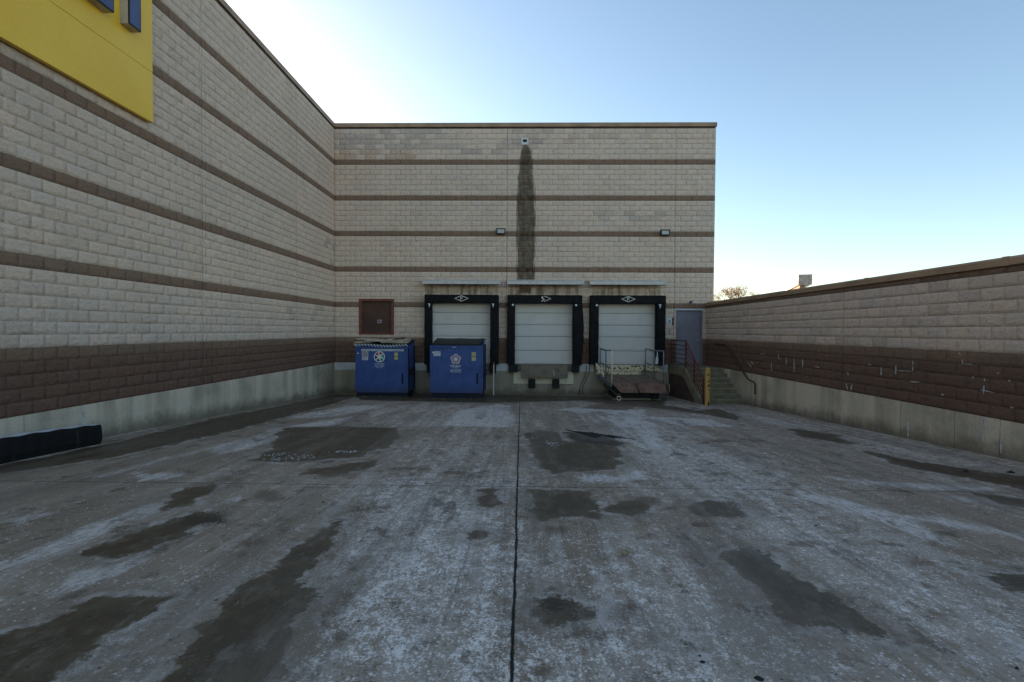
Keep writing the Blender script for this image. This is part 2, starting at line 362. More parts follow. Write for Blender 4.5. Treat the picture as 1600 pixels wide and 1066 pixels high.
# ------------------------------------------------------------------ ground
def sheet(name, xs, ys, mat, dz=0, fields=None):
    X, Y = np.meshgrid(xs, ys); nx, ny = len(xs), len(ys)
    Z = -1.25 + .054*(20.04-np.clip(Y, 0, 20.04)) + dz
    co = np.stack([X, Y, Z], -1).reshape(-1, 3)
    i = np.arange(nx*ny).reshape(ny, nx)
    f = np.stack([i[:-1, :-1], i[:-1, 1:], i[1:, 1:], i[1:, :-1]], -1).reshape(-1, 4)
    me = mesh_np(name, co, f)
    if fields:
        for k, v in fields(co[:, 0], co[:, 1]).items():
            a = me.attributes.new(k, 'FLOAT', 'POINT'); a.data.foreach_set('value', v.astype(np.float32))
    return link(name, me, mat)
def mesh_np(name, co, f):
    me = bpy.data.meshes.new(name)
    me.vertices.add(len(co)); me.vertices.foreach_set('co', co.astype(np.float32).ravel())
    me.loops.add(f.size); me.loops.foreach_set('vertex_index', f.astype(np.int32).ravel())
    me.polygons.add(len(f)); me.polygons.foreach_set('loop_start', np.arange(len(f), dtype=np.int32)*f.shape[1])
    me.update(calc_edges=True); me.validate()
    me.polygons.foreach_set('use_smooth', np.ones(len(f), bool))
    return me
tag(sheet('ground', np.array([-400, -60, -20, -8.5, 8.5, 20, 60, 400.]), np.array([-400, -60, -15, 0, 20.04, 60, 400.]), M['bounce_paving'], -.06), kind='structure')
def sdf(px, py, pts):                      # signed distance, positive inside
    P = np.array(pts); best = np.full(px.shape, 1e9); ins = np.zeros(px.shape, bool)
    for (x0, y0), (x1, y1) in zip(P, np.roll(P, -1, 0)):
        dx, dy = x1-x0, y1-y0; L = dx*dx+dy*dy+1e-12
        t = np.clip(((px-x0)*dx+(py-y0)*dy)/L, 0, 1)
        best = np.minimum(best, np.hypot(px-x0-t*dx, py-y0-t*dy))
        c = ((y0 > py) != (y1 > py)) & (px < dx*(py-y0)/(dy if abs(dy) > 1e-9 else 1e-9)+x0)
        ins ^= c
    return np.where(ins, best, -best)
def ell(cx, cy, rx, ry, n=14): return [(cx+rx*math.cos(2*PI*k/n), cy+ry*math.sin(2*PI*k/n)) for k in range(n)]
DAMP_AND_SHADE = [
 [(440,668),(530,667),(623,669),(621,684),(604,698),(575,706),(560,714),(500,719),(425,723),(395,719),(425,700)],
 [(817,675),(872,674),(884,690),(955,693),(973,712),(966,733),(905,738),(862,741),(838,724),(826,700)],
 [(826,765),(912,765),(932,795),(900,806),(846,811),(830,790)], [(900,786),(945,812),(940,820),(905,800)],
 ell(980,794,31,9), ell(1116,796,43,15),
 [(1135,866),(1160,857),(1195,862),(1222,893),(1275,918),(1340,945),(1383,984),(1372,998),(1318,990),(1250,977),(1200,932),(1160,892)],
 ell(866,955,34,19), [(890,950),(925,958),(922,966),(890,968)],
 [(551,797),(546,810),(478,890),(472,905),(492,950),(458,1000),(440,1040),(425,1066),(250,1080),(262,1040),(330,965),(345,955),(420,892),(495,835)],
 [(140,940),(200,930),(250,936),(240,958),(170,988),(110,1025),(60,1070),(-60,1075),(-60,1010),(60,975)],
 [(335,755),(342,760),(300,790),(240,800),(255,785),(300,762)],
 [(125,862),(235,826),(310,800),(330,812),(290,838),(180,866),(130,872)],
 [(-120,760),(-120,735),(0,728),(160,695),(330,655),(470,628),(520,616),(560,618),(520,632),(400,664),(250,700),(90,728)],  # strip of shade and damp painted along the left wall's foot
 [(560,625),(760,630),(920,626),(1040,634),(1040,622),(560,612)],
 [(920,628),(985,634),(1050,641),(1080,644),(1085,640),(1040,634),(920,622)],
 [(1063,643),(1120,639),(1160,652),(1155,658),(1105,648)],
 [(1225,668),(1310,680),(1340,694),(1310,692),(1250,682)],
 [(1350,705),(1440,722),(1540,738),(1600,742),(1700,760),(1690,775),(1600,765),(1480,742),(1400,728)],
 [(1530,772),(1640,785),(1700,800),(1640,800),(1560,786)],
 [(1545,900),(1620,905),(1640,930),(1580,925)],
 ell(1068,1005,14,7), ell(745,833,18,8), ell(765,777,14,16),
 [(560,722),(600,715),(590,730),(540,738),(470,742),(480,734)],
]
OIL = [ell(322,812,34,9), ell(300,818,16,5), ell(868,943,15,7), [(876,675),(925,675),(975,692),(965,697),(900,692)], ell(838,790,10,6)]
RUST = [ell(1128,689,19,3), ell(1012,783,24,8), ell(1048,795,20,5), ell(1250,836,15,4), [(1300,862),(1320,868),(1370,888),(1350,889),(1310,874)], ell(868,829,22,8), ell(640,733,36,4), ell(712,739,22,3), ell(738,905,16,5), ell(722,962,8,5), ell(1072,869,14,3), ell(846,1042,22,14), ell(560,1012,10,6), ell(665,968,14,9), ell(1000,752,20,4), ell(420,775,26,10), ell(520,740,30,5), ell(395,848,22,5), ell(440,812,20,4), ell(980,960,14,16), ell(1180,1010,20,9), ell(1440,880,26,5), ell(1090,820,22,6), ell(905,770,20,5), ell(760,778,15,14), ell(752,832,13,10), ell(690,708,9,4), ell(792,752,10,5), ell(1000,1060,12,8), ell(972,865,10,8), ell(740,880,10,4), ell(1240,970,22,18), [(950,629),(1000,634),(980,642),(900,638)], ell(830,1035,8,8)]
ICE = [
 [(890,674),(925,674),(960,686),(968,694),(930,690),(900,684)],
 [(413,713),(430,708),(460,706),(470,711),(500,711),(492,718),(450,721),(425,720)], [(524,705),(545,702),(558,706),(540,709)],
 [(-100,925),(0,880),(140,826),(288,768),(302,774),(165,838),(0,902),(-100,945)], [(20,812),(112,791),(70,806),(25,818)], [(210,742),(280,737),(286,745),(215,752)],
 [(320,702),(410,678),(425,669),(560,650),(530,663),(440,688),(340,712)], [(140,745),(300,705),(300,708),(150,750)], [(430,655),(545,634),(600,634),(520,652)],
 [(690,665),(722,640),(775,632),(798,634),(798,668)], [(120,895),(170,885),(225,868),(160,912),(120,925)], [(200,740),(232,735),(220,745)],
 [(1395,802),(1480,812),(1620,838),(1620,846),(1480,822),(1395,808)], [(1245,766),(1330,782),(1410,806),(1480,848),(1465,852),(1375,814),(1240,774)],
 [(1310,748),(1440,756),(1560,762),(1550,768),(1430,764)], [(1000,650),(1110,655),(1150,668),(1060,664)], [(915,880),(932,880),(962,950),(945,968)], [(1290,745),(1360,750),(1350,756)],
 [(870,640),(905,636),(960,640),(905,646)], [(985,655),(1010,700),(1040,705),(1020,660)], [(940,640),(1010,640),(1000,668),(965,668)], [(640,850),(662,838),(668,846),(650,862)],
 [(1500,776),(1600,790),(1600,795),(1510,782)], [(855,688),(868,690),(870,697),(860,697)], [(905,740),(960,745),(1000,735),(1010,750),(960,756),(905,752)], [(360,780),(385,776),(380,790)],
 [(1560,1000),(1640,1010),(1640,1040),(1580,1030)],
]
BROAD = [(.36, [(560,760),(800,755),(803,1100),(400,1100),(470,1000),(500,950),(480,900),(545,810)]), (.20, [(820,850),(1100,840),(1250,1100),(810,1100)]),
 (.22, [(980,636),(1130,700),(1400,840),(1700,930),(1700,1100),(1420,1010),(1100,800),(900,655)]), (.14, [(180,960),(330,890),(430,880),(300,990),(240,1100),(0,1100)]),
 (-.12, [(1240,765),(1430,775),(1700,850),(1700,890),(1440,860),(1300,800)]), (.20, [(1040,632),(1170,634),(1650,735),(1650,752),(1340,703),(1200,662),(1060,650)]), (.16, [(540,634),(800,634),(800,668),(620,668)]),
 (-.22, [(-200,770),(0,730),(520,616),(560,650),(400,700),(0,800)]), (-.10, [(0,800),(300,720),(560,720),(540,800),(400,900),(0,1100)]), (.12, [(640,690),(800,690),(800,760),(600,760)]), (.18, [(900,990),(1100,960),(1500,1100),(880,1100)])]
def conv(p): return [yard_point(*q) for q in p]
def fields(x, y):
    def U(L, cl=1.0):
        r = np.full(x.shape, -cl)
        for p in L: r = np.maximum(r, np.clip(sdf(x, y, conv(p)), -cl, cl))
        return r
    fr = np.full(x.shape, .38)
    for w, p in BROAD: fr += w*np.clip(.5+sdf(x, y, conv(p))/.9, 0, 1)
    return dict(damp=U(DAMP_AND_SHADE), oil=U(OIL), rust=U(RUST), ice=U(ICE), frost=fr)
xs = np.linspace(XL-.05, XR+.05, 230)
ys = np.concatenate([np.linspace(-14, 1.0, 20)[:-1], np.linspace(1.0, 8, 170)[:-1], np.linspace(8, D+.03, 160)])
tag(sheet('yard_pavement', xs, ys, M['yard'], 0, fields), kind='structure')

# ------------------------------------------------------------------ block walls
LIGHT, BAND, BR_TOP, BR_LOW = (.80, .60, .462), (.29, .18, .12), (.28, .172, .112), (.215, .122, .083)
def kind_of(i, tall=True):
    if i < 4: return BR_LOW
    if i == 4: return BR_TOP
    if (i-11) % 7 == 0: return BAND
    return LIGHT
def block_wall(name, o, u, nrm, L, ncourse, openings=(), joints=(), parent=None, fine_from=-1e9, patches=(), stain=None, ochre=None, ztop=None, cool=0):
    o, u, nrm = np.array(o, float), np.array(u, float), np.array(nrm, float)
    co, fa, cols, st, oc, sf = [], [], [], [], [], []; nv = 0
    cuts = [(a, b, z0, z1) for a, b, z0, z1 in openings]
    for i in range(ncourse):
        z0, z1 = i*C8, (i+1)*C8
        if ztop: z1 = min(z1, ztop)
        base = np.array(kind_of(i)); zs = sorted({z0, z1} | {z for c in cuts for z in c[2:] if z0+.012 < z < z1-.012})
        for k in range(int(L/.4064)+2):
            a0 = k*.4064-(.2032 if i % 2 else 0); a1 = a0+.4064
            a0, a1 = max(a0, 0), min(a1, L)
            if a1-a0 < .03: continue
            v = 1+.020*rng.standard_normal()
            if rng.random() < .05: v *= .93
            c = base*np.clip(v, .72, 1.2)*(1+np.array([.012, 0, -.012])*rng.standard_normal())
            for (pa, pb, pz0, pz1, pr, pc) in patches:
                if pa <= (a0+a1)/2 <= pb and pz0 <= (z0+z1)/2 <= pz1 and base[0] > .2 and rng.random() < pr: c = c*np.array(pc)
            dz = .0035*rng.standard_normal(); tl = .004*rng.standard_normal()
            for za, zb in zip(zs, zs[1:]):
                iv = [(a0, a1)]
                rem = [(x0, x1) for x0, x1, y0, y1 in cuts if y0 < (za+zb)/2 < y1]+[(j-.009, j+.009) for j in joints]
                for r0, r1 in rem:
                    nw = []
                    for p, q in iv:
                        if r1 <= p or r0 >= q: nw.append((p, q)); continue
                        if r0 > p: nw.append((p, r0))
                        if r1 < q: nw.append((r1, q))
                    iv = nw
                for p, q in iv:
                    if q-p < .012: continue
                    g = .0020; U0, U1 = p+(g if p > 0 else 0), q-g; Z0, Z1 = za+g, zb-g
                    fine = p > fine_from
                    b = min(.002, (U1-U0)*.2)
                    nu = max(1, int(round((U1-U0)/.062))) if fine else 1; nz = max(1, int(round((Z1-Z0)/.06))) if fine else 1
                    us = np.concatenate([[U0], np.linspace(U0+b, U1-b, nu+1), [U1]]); zz = np.concatenate([[Z0], np.linspace(Z0+b, Z1-b, nz+1), [Z1]])
                    A, B = np.meshgrid(us, zz)
                    env = np.minimum(1, np.minimum(np.minimum(A-U0, U1-A), np.minimum(B-Z0, Z1-B))/.03)
                    dep = np.maximum(.0006, .0022+rng.normal(0, .0030, A.shape)+abs(dz)*.2)
                    dep[0, :] = dep[-1, :] = -.0016; dep[:, 0] = dep[:, -1] = -.0016
                    P = o+A[..., None]*u+B[..., None]*np.array([0, 0, 1.])+dep[..., None]*nrm
                    h, w = A.shape; idx = np.arange(h*w).reshape(h, w)+nv
                    co.append(P.reshape(-1, 3)); fa.append(np.stack([idx[:-1, :-1], idx[:-1, 1:], idx[1:, 1:], idx[1:, :-1]], -1).reshape(-1, 4))
                    fl = np.zeros((h-1, w-1), bool); fl[1:-1, 1:-1] = True; sf.append(fl.ravel())
                    cc = np.ones((h*w, 4)); cc[:, :3] = c; cols.append(cc); nv += h*w
                    st.append(stain(A, B).ravel() if stain else np.full(h*w, -1.)); oc.append(ochre(A, B).ravel() if ochre else np.full(h*w, -.6))
    co = np.concatenate(co); fa = np.concatenate(fa)
    if np.dot(np.cross(u, [0, 0, 1]), nrm) < 0: fa = fa[:, ::-1]
    me = mesh_np(name, co, fa)
    me.polygons.foreach_set('use_smooth', np.concatenate(sf))
    a = me.color_attributes.new('Col', 'FLOAT_COLOR', 'POINT'); a.data.foreach_set('color', np.concatenate(cols).astype(np.float32).ravel())
    for k, v in (('stain', st), ('ochre', oc)):
        a = me.attributes.new(k, 'FLOAT', 'POINT'); a.data.foreach_set('value', np.concatenate(v).astype(np.float32))
    return link(name, me, M['block'], parent)
def cast_base(name, boxes, parent, mat):    # boxes with an attribute: height above the yard
    mb = MB()
    for b in boxes: mb.box(*b)
    o = mb.build(name, mat, parent)
    me = o.data; bm = bmesh.new(); bm.from_mesh(me)
    for _ in range(2): bmesh.ops.subdivide_edges(bm, edges=[e for e in bm.edges if e.calc_length() > .5], cuts=3, use_grid_fill=True)
    bm.to_mesh(me); bm.free()
    a = me.attributes.new('above', 'FLOAT', 'POINT')
    a.data.foreach_set('value', [v.co.z-zg(v.co.y) for v in me.vertices])
    return o
store = thing('store_building', (0, 0, 0), 'tall pale split-face block store building with brown stripes, on the left and behind the docks', 'building')
YF = -3.0                                   # building cut short behind the camera, letting sun onto the unseen ground
# left wall : u runs along +Y from YF
LJ = [11.7-YF, 16.62-YF, 5.2-YF, -1-YF]
def drip(A, B):                            # faint brown weeping below each stripe
    d = np.mod(B-11*C8, 7*C8)
    return np.where((B > 5*C8), -.42+.30*np.clip((d-1.05)/.37, 0, 1), -.6)
block_wall('block_wall', (XL, YF, 0), (0, 1, 0), (1, 0, 0), D-YF, 46, (), LJ, store, 5.8-YF,
           patches=[(22, 29, 3.9, 4.8, .5, (.72, .74, .78)), (24, 28, 5.4, 6.3, .5, (.76, .78, .8)), (26, 33, 7.2, 8, .35, (.8, .8, .82)), (19, 24, 1.4, 2.2, .35, (.82, .82, .84))], ochre=drip)
# back wall: u runs along +X from XL
DOCK = [(-3.66, -1.22), (-.30, 2.12), (3.05, 5.45)]
op = [(a-XL, b-XL, -.1, 2.46) for a, b in DOCK]+[(-6.50-XL, -5.16-XL, 1.17, 2.53), (6.17-XL, 7.21-XL, -.1, 2.19), (.01-XL, .19-XL, 8.74, 8.92)]
stain_o = [(.07,8.74),(.16,8.74),(.33,8.45),(.42,8.1),(.46,7.36),(.50,6.7),(.52,6.09),(.54,5),(.53,4),(.52,3.2),(-.18,3.2),(-.19,4.5),(-.20,6.09),(-.17,7.0),(-.13,7.5),(-.09,8.0),(-.05,8.5)]
def back_stain(A, B):
    s = np.clip(sdf(A+XL, B, stain_o), -1, 1)
    for q in ([(-.25,2.7),(.5,2.7),(.55,3.2),(-.2,3.2)],): s = np.maximum(s, np.clip(sdf(A+XL, B, q), -1, 1)-.12)
    return s
def back_ochre(A, B):
    s = drip(A, B)-.1
    for a, b in DOCK:
        x = A+XL; s = np.maximum(s, np.where((x > a-.28) & (x < b+.28) & (B > 2.6) & (B < 3.2), .52, -1))
    return s
block_wall('block_wall', (XL, D, 0), (1, 0, 0), (0, -1, 0), XB-XL, 46, op, [-.6-XL, 6.07-XL], store, -1,
           patches=[(.1, 4.4, 8.5, 9.3, .75, (.80, .82, .86)), (3, 9, 8.4, 8.9, .45, (.82, .83, .86)), (10, 14, 5.7, 6.1, .3, (.84, .86, .88)), (6.5, 15, 8.7, 9.3, .12, (.85, .85, .88)), (0, 3.5, 8.13, 8.5, .5, (.86, .80, .74))],
           stain=back_stain, ochre=back_ochre)
# backing (mortar) slabs and building mass
def zbands(top, extra=()):
    e = {0, 5*C8, top}
    for k in range(6):
        for z in ((11+7*k)*C8, (12+7*k)*C8):
            if z < top: e.add(z)
    e = sorted(e | {z for z in extra if 0 < z < top})
    return [(a, b, 1 if kind_of(int((a+b)/2/C8)) != LIGHT else 0) for a, b in zip(e, e[1:])]
CORE = [M['mortar'], M['mortar_brown']]
mb = MB()
for a, b, k in zbands(TOP-.16): mb.box(XL-.3, XL-.0008, YF, D+.3, a, b, k)
mb.build('wall_core', CORE, store)
mb = MB()                                   # back wall core with the openings left out
zcuts = [0, 1.17, 2.19, 2.46, 2.53, 8.74, 8.92, TOP-.16]
opw = [(a, b, -.1, 2.46) for a, b in DOCK]+[(-6.50, -5.16, 1.17, 2.53), (6.17, 7.21, -.1, 2.19), (.01, .19, 8.74, 8.92)]
for z0, z1, kk in zbands(TOP-.16, zcuts):
    x = XL-.005
    for a, b in sorted((o_[0], o_[1]) for o_ in opw if o_[2] < (z0+z1)/2 < o_[3]):
        mb.box(x, a, D+.0008, D+.3, z0, z1, kk); x = b
    mb.box(x, XB-.02, D+.0008, D+.3, z0, z1, kk)
mb.build('wall_core', CORE, store)
# right end wall of the back building (rough block edge seen against the sky)
block_wall('block_wall', (XB-.012, D, 0), (0, 1, 0), (1, 0, 0), 12, 46, (), (), store, -1)
mb = MB(); mb.box(XB-.3, XB-.02, D+.3, D+12, 0, TOP-.16); mb.build('wall_core', M['mortar'], store)
mb = MB(); mb.box(XL-20, XB-.3, D+.32, D+12, TOP-.8, TOP-.4); mb.box(XL-20, XL-.3, YF, D+.32, TOP-.8, TOP-.4)
mb.box(XL-20, XL-19.7, YF, D+12, -1.8, TOP-.4); mb.box(XL-19.7, XB-.02, D+12, D+12.3, -1.8, TOP-.4); mb.box(XL-19.7, XL-.3, YF, YF+.3, -1.8, TOP-.4)
mb.build('roof', M['roof'], store)
mb = MB(); mb.box(XL-.35, XL+.035, YF-.02, D-.04, TOP-.13, TOP+.02); mb.build('coping', M['coping'], store)
mb = MB(); mb.box(XL-.35, XB+.03, D-.035, D+.34, TOP-.13, TOP+.025); mb.build('coping', M['coping'], store)
# foundations
def segs(a, b, cuts, g=.012):
    e = [a]+sorted(cuts)+[b]; return [(e[i]+(g/2 if i else 0), e[i+1]-(g/2 if i < len(e)-2 else 0)) for i in range(len(e)-1)]
cuts = [1.2, 4.2, 7.4, 10.1, 12.9, 15.8, 18.2]
cast_base('foundation', [(XL-.2, XL+.012, a, b, -1.7, -.002) for a, b in segs(YF, D-.02, cuts)]+[(XL-.25, XL-.0, YF+.1, D-.1, -1.69, -.01)], store, M['cast'])
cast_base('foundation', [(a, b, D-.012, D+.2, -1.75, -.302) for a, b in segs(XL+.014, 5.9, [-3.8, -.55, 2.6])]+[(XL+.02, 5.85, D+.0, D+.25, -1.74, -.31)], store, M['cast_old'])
mb = MB()
for a, b in ((XL+.014, -3.72), (-1.15, -.52), (2.35, 2.9), (5.5, 5.86)):
    mb = MB(); mb.box(a, b, D-.022, D+.2, -.298, -.002); mb.build('sill_band', M['precast'], store)
mb = MB()
for a, b in DOCK: mb.box(a-.1, b+.1, D-.010, D+1.2, -.299, -.012)
mb.box(XL+.02, XB, D+.3, D+1.2, -.6, -.31)
for a, b in ((-3.72, -1.15), (-.52, 2.35), (2.9, 5.5)): mb.box(a+.002, b-.002, D-.009, D+.2, -.3, -.013)
mb.build('dock_sill', M['plate'], store)
mb = MB(); mb.box(XL-.6, XL-.31, YF+.32, D+.6, -1.7, -.004); mb.box(XL-.3, XB-.31, D+1.21, D+1.5, -1.7, 0); mb.build('sun_block', M['cast_old'], store)  # unseen backing added to stop sun leaking in under the walls
# dark interior liner behind openings so nothing shows through
mb = MB(); mb.box(XL+.1, XB-.4, D+.6, D+.7, -.3, 9); mb.build('inner_lining', M['dark'], store)

# ------------------------------------------------------------------ right-hand low building
YF = -14.0
low = thing('low_building', (0, 0, 0), 'low block wall building with dark brown lower half along the right side', 'building')
RJ = [11.55-YF, 16.74-YF, 6.2-YF, 1-YF]
block_wall('block_wall', (XR, YF, 0), (0, 1, 0), (-1, 0, 0), D-.03-YF, 12, (), RJ, low, 5.8-YF,
           patches=[(0, 40, 1, 2.3, .12, (.86, .86, .86)), (0, 40, 1.0, 2.3, .3, (1.03, 1.01, .98))], ochre=drip)
mb = MB()
for a, b, k in zbands(2.35): mb.box(XR+.0008, XR+.3, YF, D-.03, a, b, k)
mb.build('wall_core', CORE, low)
cuts = [2.2, 5.0, 7.75, 8.55, 9.75, 11.55, 14.4, 15.75, 17.2]
cast_base('foundation', [(XR-.012, XR+.2, a, b, -1.7, -.002) for a, b in segs(YF, D-.03, cuts)]+[(XR+.0, XR+.25, YF+.1, D-.1, -1.69, -.01)], low, M['cast'])
mb = MB()
for a, b in segs(YF, D-.05, [-1.4, 1.6, 4.65, 7.7, 10.75, 13.8, 16.85], .006):
    mb.prism([(XR-.045, 2.345), (XR-.045, 2.44), (XR-.03, 2.475), (XR+.36, 2.475), (XR+.36, 2.36), (XR+.33, 2.36), (XR+.33, 2.35)], 1, a, b)
mb.build('coping', M['coping'], low)
mb = MB()
for a in (4.65, 7.7, 10.75, 13.8, 16.85):
    mb = MB(); mb.box(XR-.049, XR+.364, a-.05, a+.05, 2.34, 2.479); mb.build('coping_joint', M['coping'], low)
mb = MB(); mb.box(XR+.3, XR+13, YF, D+4, 1.9, 2.1); mb.box(XR+12.8, XR+13, YF, D+4, -1.5, 1.9); mb.box(XR+.35, XR+12.8, YF, YF+.2, -1.5, 1.9); mb.box(XR+.35, XR+12.8, D+3.8, D+4, -1.5, 1.9)
mb.build('roof', M['roof'], low)
# chipped white paint on the brown courses, as thin irregular flakes
mb = MB(); rr = random.Random(3)
def chip(x0, y0, x1, y1, w):
    a = wall_point(1100+x0/2.962, 380+y0/2.962, XR-.008); b = wall_point(1100+x1/2.962, 380+y1/2.962, XR-.008)
    n_ = 7; xo = XR-.0125
    dy, dz = b[0]-a[0], b[1]-a[1]; L = math.hypot(dy, dz) or 1; py_, pz_ = -dz/L, dy/L
    e0 = []; e1 = []
    for k in range(n_):
        t = k/(n_-1); ww = w*(rr.uniform(.25, 1) if 0 < k < n_-1 else .15)
        e0.append((a[0]+dy*t+py_*ww, a[1]+dz*t+pz_*ww)); e1.append((a[0]+dy*t-py_*ww*rr.uniform(.4, 1), a[1]+dz*t-pz_*ww*.8))
    mb = MB(); mb.prism(e0+e1[::-1], 0, xo-.006, xo+.004); mb.build('paint_chip', M['paint_chip'], low)
for q in ((345,515,346,536,.02),(345,535,362,536,.012),(381,530,381,562,.012),(418,533,418,600,.025),(457,537,458,575,.02),(313,545,313,592,.012),(822,575,821,612,.02),(890,566,889,606,.028),(892,590,966,593,.009),(968,545,967,592,.012),
          (667,598,668,612,.02),(686,655,682,684,.035),(660,650,665,676,.015),(955,640,1003,644,.02),(1197,538,1197,558,.008),(1197,558,1246,562,.007),(1283,678,1345,693,.012),(1297,660,1296,700,.01),(1244,620,1252,622,.02),(1412,636,1420,638,.018),
          (1299,626,1302,640,.012),(218,548,228,560,.03),(205,555,222,575,.02),(515,570,535,576,.015),(262,512,280,514,.012),(1182,508,1190,520,.018),(1100,700,1112,703,.016),(1420,760,1432,762,.015),(1360,600,1366,604,.012),(760,560,775,563,.012),(560,520,575,523,.01)): chip(*q)
def lime(px, y0, y1, w, X, s, own=low):
    a = wall_point(px, y0, X); b = wall_point(px, y1, X); z0, z1 = b[1], a[1]; k = 8; l = []; r_ = []
    for i in range(k):
        z = z1+(z0-z1)*i/(k-1); ww = w*rr.uniform(.4, 1)*(1 if i < k-1 else .3); l.append((a[0]-ww, z)); r_.append((a[0]+ww, z))
    mb = MB(); mb.prism(l+r_[::-1], 0, X, X+s*.002); mb.build('lime_run', M['paint_chip'], own)
lime(1564.5, 684, 708, .028, XR-.0125, -1); lime(1537, 652, 690, .018, XR-.0125, -1); lime(1419.5, 652, 684, .02, XR-.0125, -1)
lime(130.5, 633, 668, .035, XL+.0125, 1, store)

# ------------------------------------------------------------------ big yellow sign on the left wall
sg = thing('wall_sign', (XL, 9.98, 5.45), 'large yellow panel sign with dark blue raised letters on the left wall', 'sign')
def P(mb_, name, mat, parent, **k):         # mesh written in world coordinates under a thing standing at parent.location
    L = parent.location; mb_.v = [(a-L.x, b-L.y, c-L.z) for a, b, c in mb_.v]
    return mb_.build(name, mat, parent, **k)
mb = MB(); mb.box(XL+.03, XL+.12, 1.0, 9.98, 5.45, 6.44); mb.box(XL+.03, XL+.12, 1.0, 9.98, 6.446, 9.0)
P(mb, 'panel', M['yellow'], sg, bevel=.004)
mb = MB(); mb.box(XL+.012, XL+.03, .98, 9.96, 5.46, 9.0); P(mb, 'backing', M['dark'], sg)
def letter(outline):
    a = MB(); a.prism(outline, 0, XL+.121, XL+.27); f = P(a, 'letter', M['letter_side'], sg)
    # trim = slightly bigger thin cap, face on top
    cy = sum(p[0] for p in outline)/len(outline); cz = sum(p[1] for p in outline)/len(outline)
    a = MB(); a.prism(outline, 0, XL+.271, XL+.292); t = a.build('trim', M['letter_trim'], f)
    L = sg.location
    for v in t.data.vertices: v.co -= L
    inn = []
    k = len(outline); w = .022
    for i in range(k):
        p0, p1, p2 = (Vector(outline[j % k]) for j in (i-1, i, i+1))
        d1 = (p1-p0).normalized(); d2 = (p2-p1).normalized(); n1 = Vector((-d1.y, d1.x)); n2 = Vector((-d2.y, d2.x))
        bis = (n1+n2); bis = bis/(1+n1.dot(n2)); inn.append(tuple(p1+bis*w))
    a = MB(); a.prism(inn, 0, XL+.290, XL+.296); g = a.build('face', M['letter_face'], f)
    for v in g.data.vertices: v.co -= L
# 'E' then 'T' (only their feet show in the photograph); outlines counter-clockwise in (y, z)
z0 = 6.90
letter([(7.75, z0), (8.83, z0), (8.83, z0+.32), (8.07, z0+.32), (8.07, z0+.62), (8.7, z0+.62), (8.7, z0+.92), (8.07, z0+.92), (8.07, z0+1.2), (8.83, z0+1.2), (8.83, z0+1.52), (7.75, z0+1.52)])
letter([(9.17, z0+.03), (9.46, z0+.03), (9.46, z0+1.22), (9.82, z0+1.22), (9.82, z0+1.52), (8.9, z0+1.52), (8.9, z0+1.22), (9.17, z0+1.22)])

# ------------------------------------------------------------------ dock doors with seals
def emblem(parent, cx, y, cz, mat, torn=False):
    w, h = .285, .125; mb = MB()
    c = [(-w, 0), (0, -h), (w, 0), (0, h)]; t = .84
    for i in range(4):
        if torn and i in (0, 3): continue
        p, q = c[i], c[(i+1) % 4]; a, b = (q[0]*t, q[1]*t*.86), (p[0]*t, p[1]*t*.86)
        mb.prism([(cx+x, cz+z) for x, z in (p, q, a, b)], 1, y-.004, y)
    if torn:
        mb.prism([(cx-.12, cz-.10), (cx-.07, cz-.115), (cx+.04, cz-.03), (cx, cz+.0)], 1, y-.012, y)
        mb.prism([(cx-.10, cz+.09), (cx-.04, cz+.09), (cx-.02, cz-.02), (cx-.10, cz)], 1, y-.010, y)
    else:
        for x0, x1, q0, q1 in ((-.045, -.018, -.06, .06), (-.018, .05, .03, .055), (-.018, .04, -.012, .012)):
            mb.box(cx+x0, cx+x1, y-.004, y, cz+q0, cz+q1)
    return P(mb, 'emblem', mat, parent)
def pad(mb, x0, x1, y0, y1, z0, z1, bulge=0, seed=0):       # soft upholstered pad, lattice with slack
    r_ = random.Random(seed); nz = 14
    rings = []
    for k in range(nz+1):
        z = z0+(z1-z0)*k/nz; b = bulge*math.sin(PI*min(1, max(0, (1-k/nz)*1.1)))**1.2
        jx = r_.uniform(-.006, .006); c = .03
        pts = [(x0-b*.4+jx+c, y0), (x1+b-c+jx, y0), (x1+b+jx, y0+c), (x1+b*.6+jx, y1), (x0-b*.2, y1), (x0-b*.4+jx, y0+c)]
        n = len(mb.v); mb.v += [(x, y-b*.5*(i < 3), z) for i, (x, y) in enumerate(pts)]; rings.append(n)
    for a, b in zip(rings, rings[1:]):
        for i in range(6):
            j = (i+1) % 6; mb.f.append((a+i, a+j, b+j, b+i)); mb.m.append(0)
    mb.f.append(tuple(rings[0]+i for i in range(6))[::-1]); mb.f.append(tuple(rings[-1]+i for i in range(6))); mb.m += [0, 0]
YP = 19.72
dock_label = ['white sectional dock door in a black padded frame behind the right-hand blue bin',
              'white sectional dock door in a black padded frame with torn emblem and slack right pad, middle of three',
              'white sectional dock door in a black padded frame behind the rusty railed lift']
k98 = YP/D
seals = [(-3.9, -3.62, -1.25, -.91), (-.57, -.25, 2.08, 2.44), (2.75, 3.10, 5.41, 5.76)]
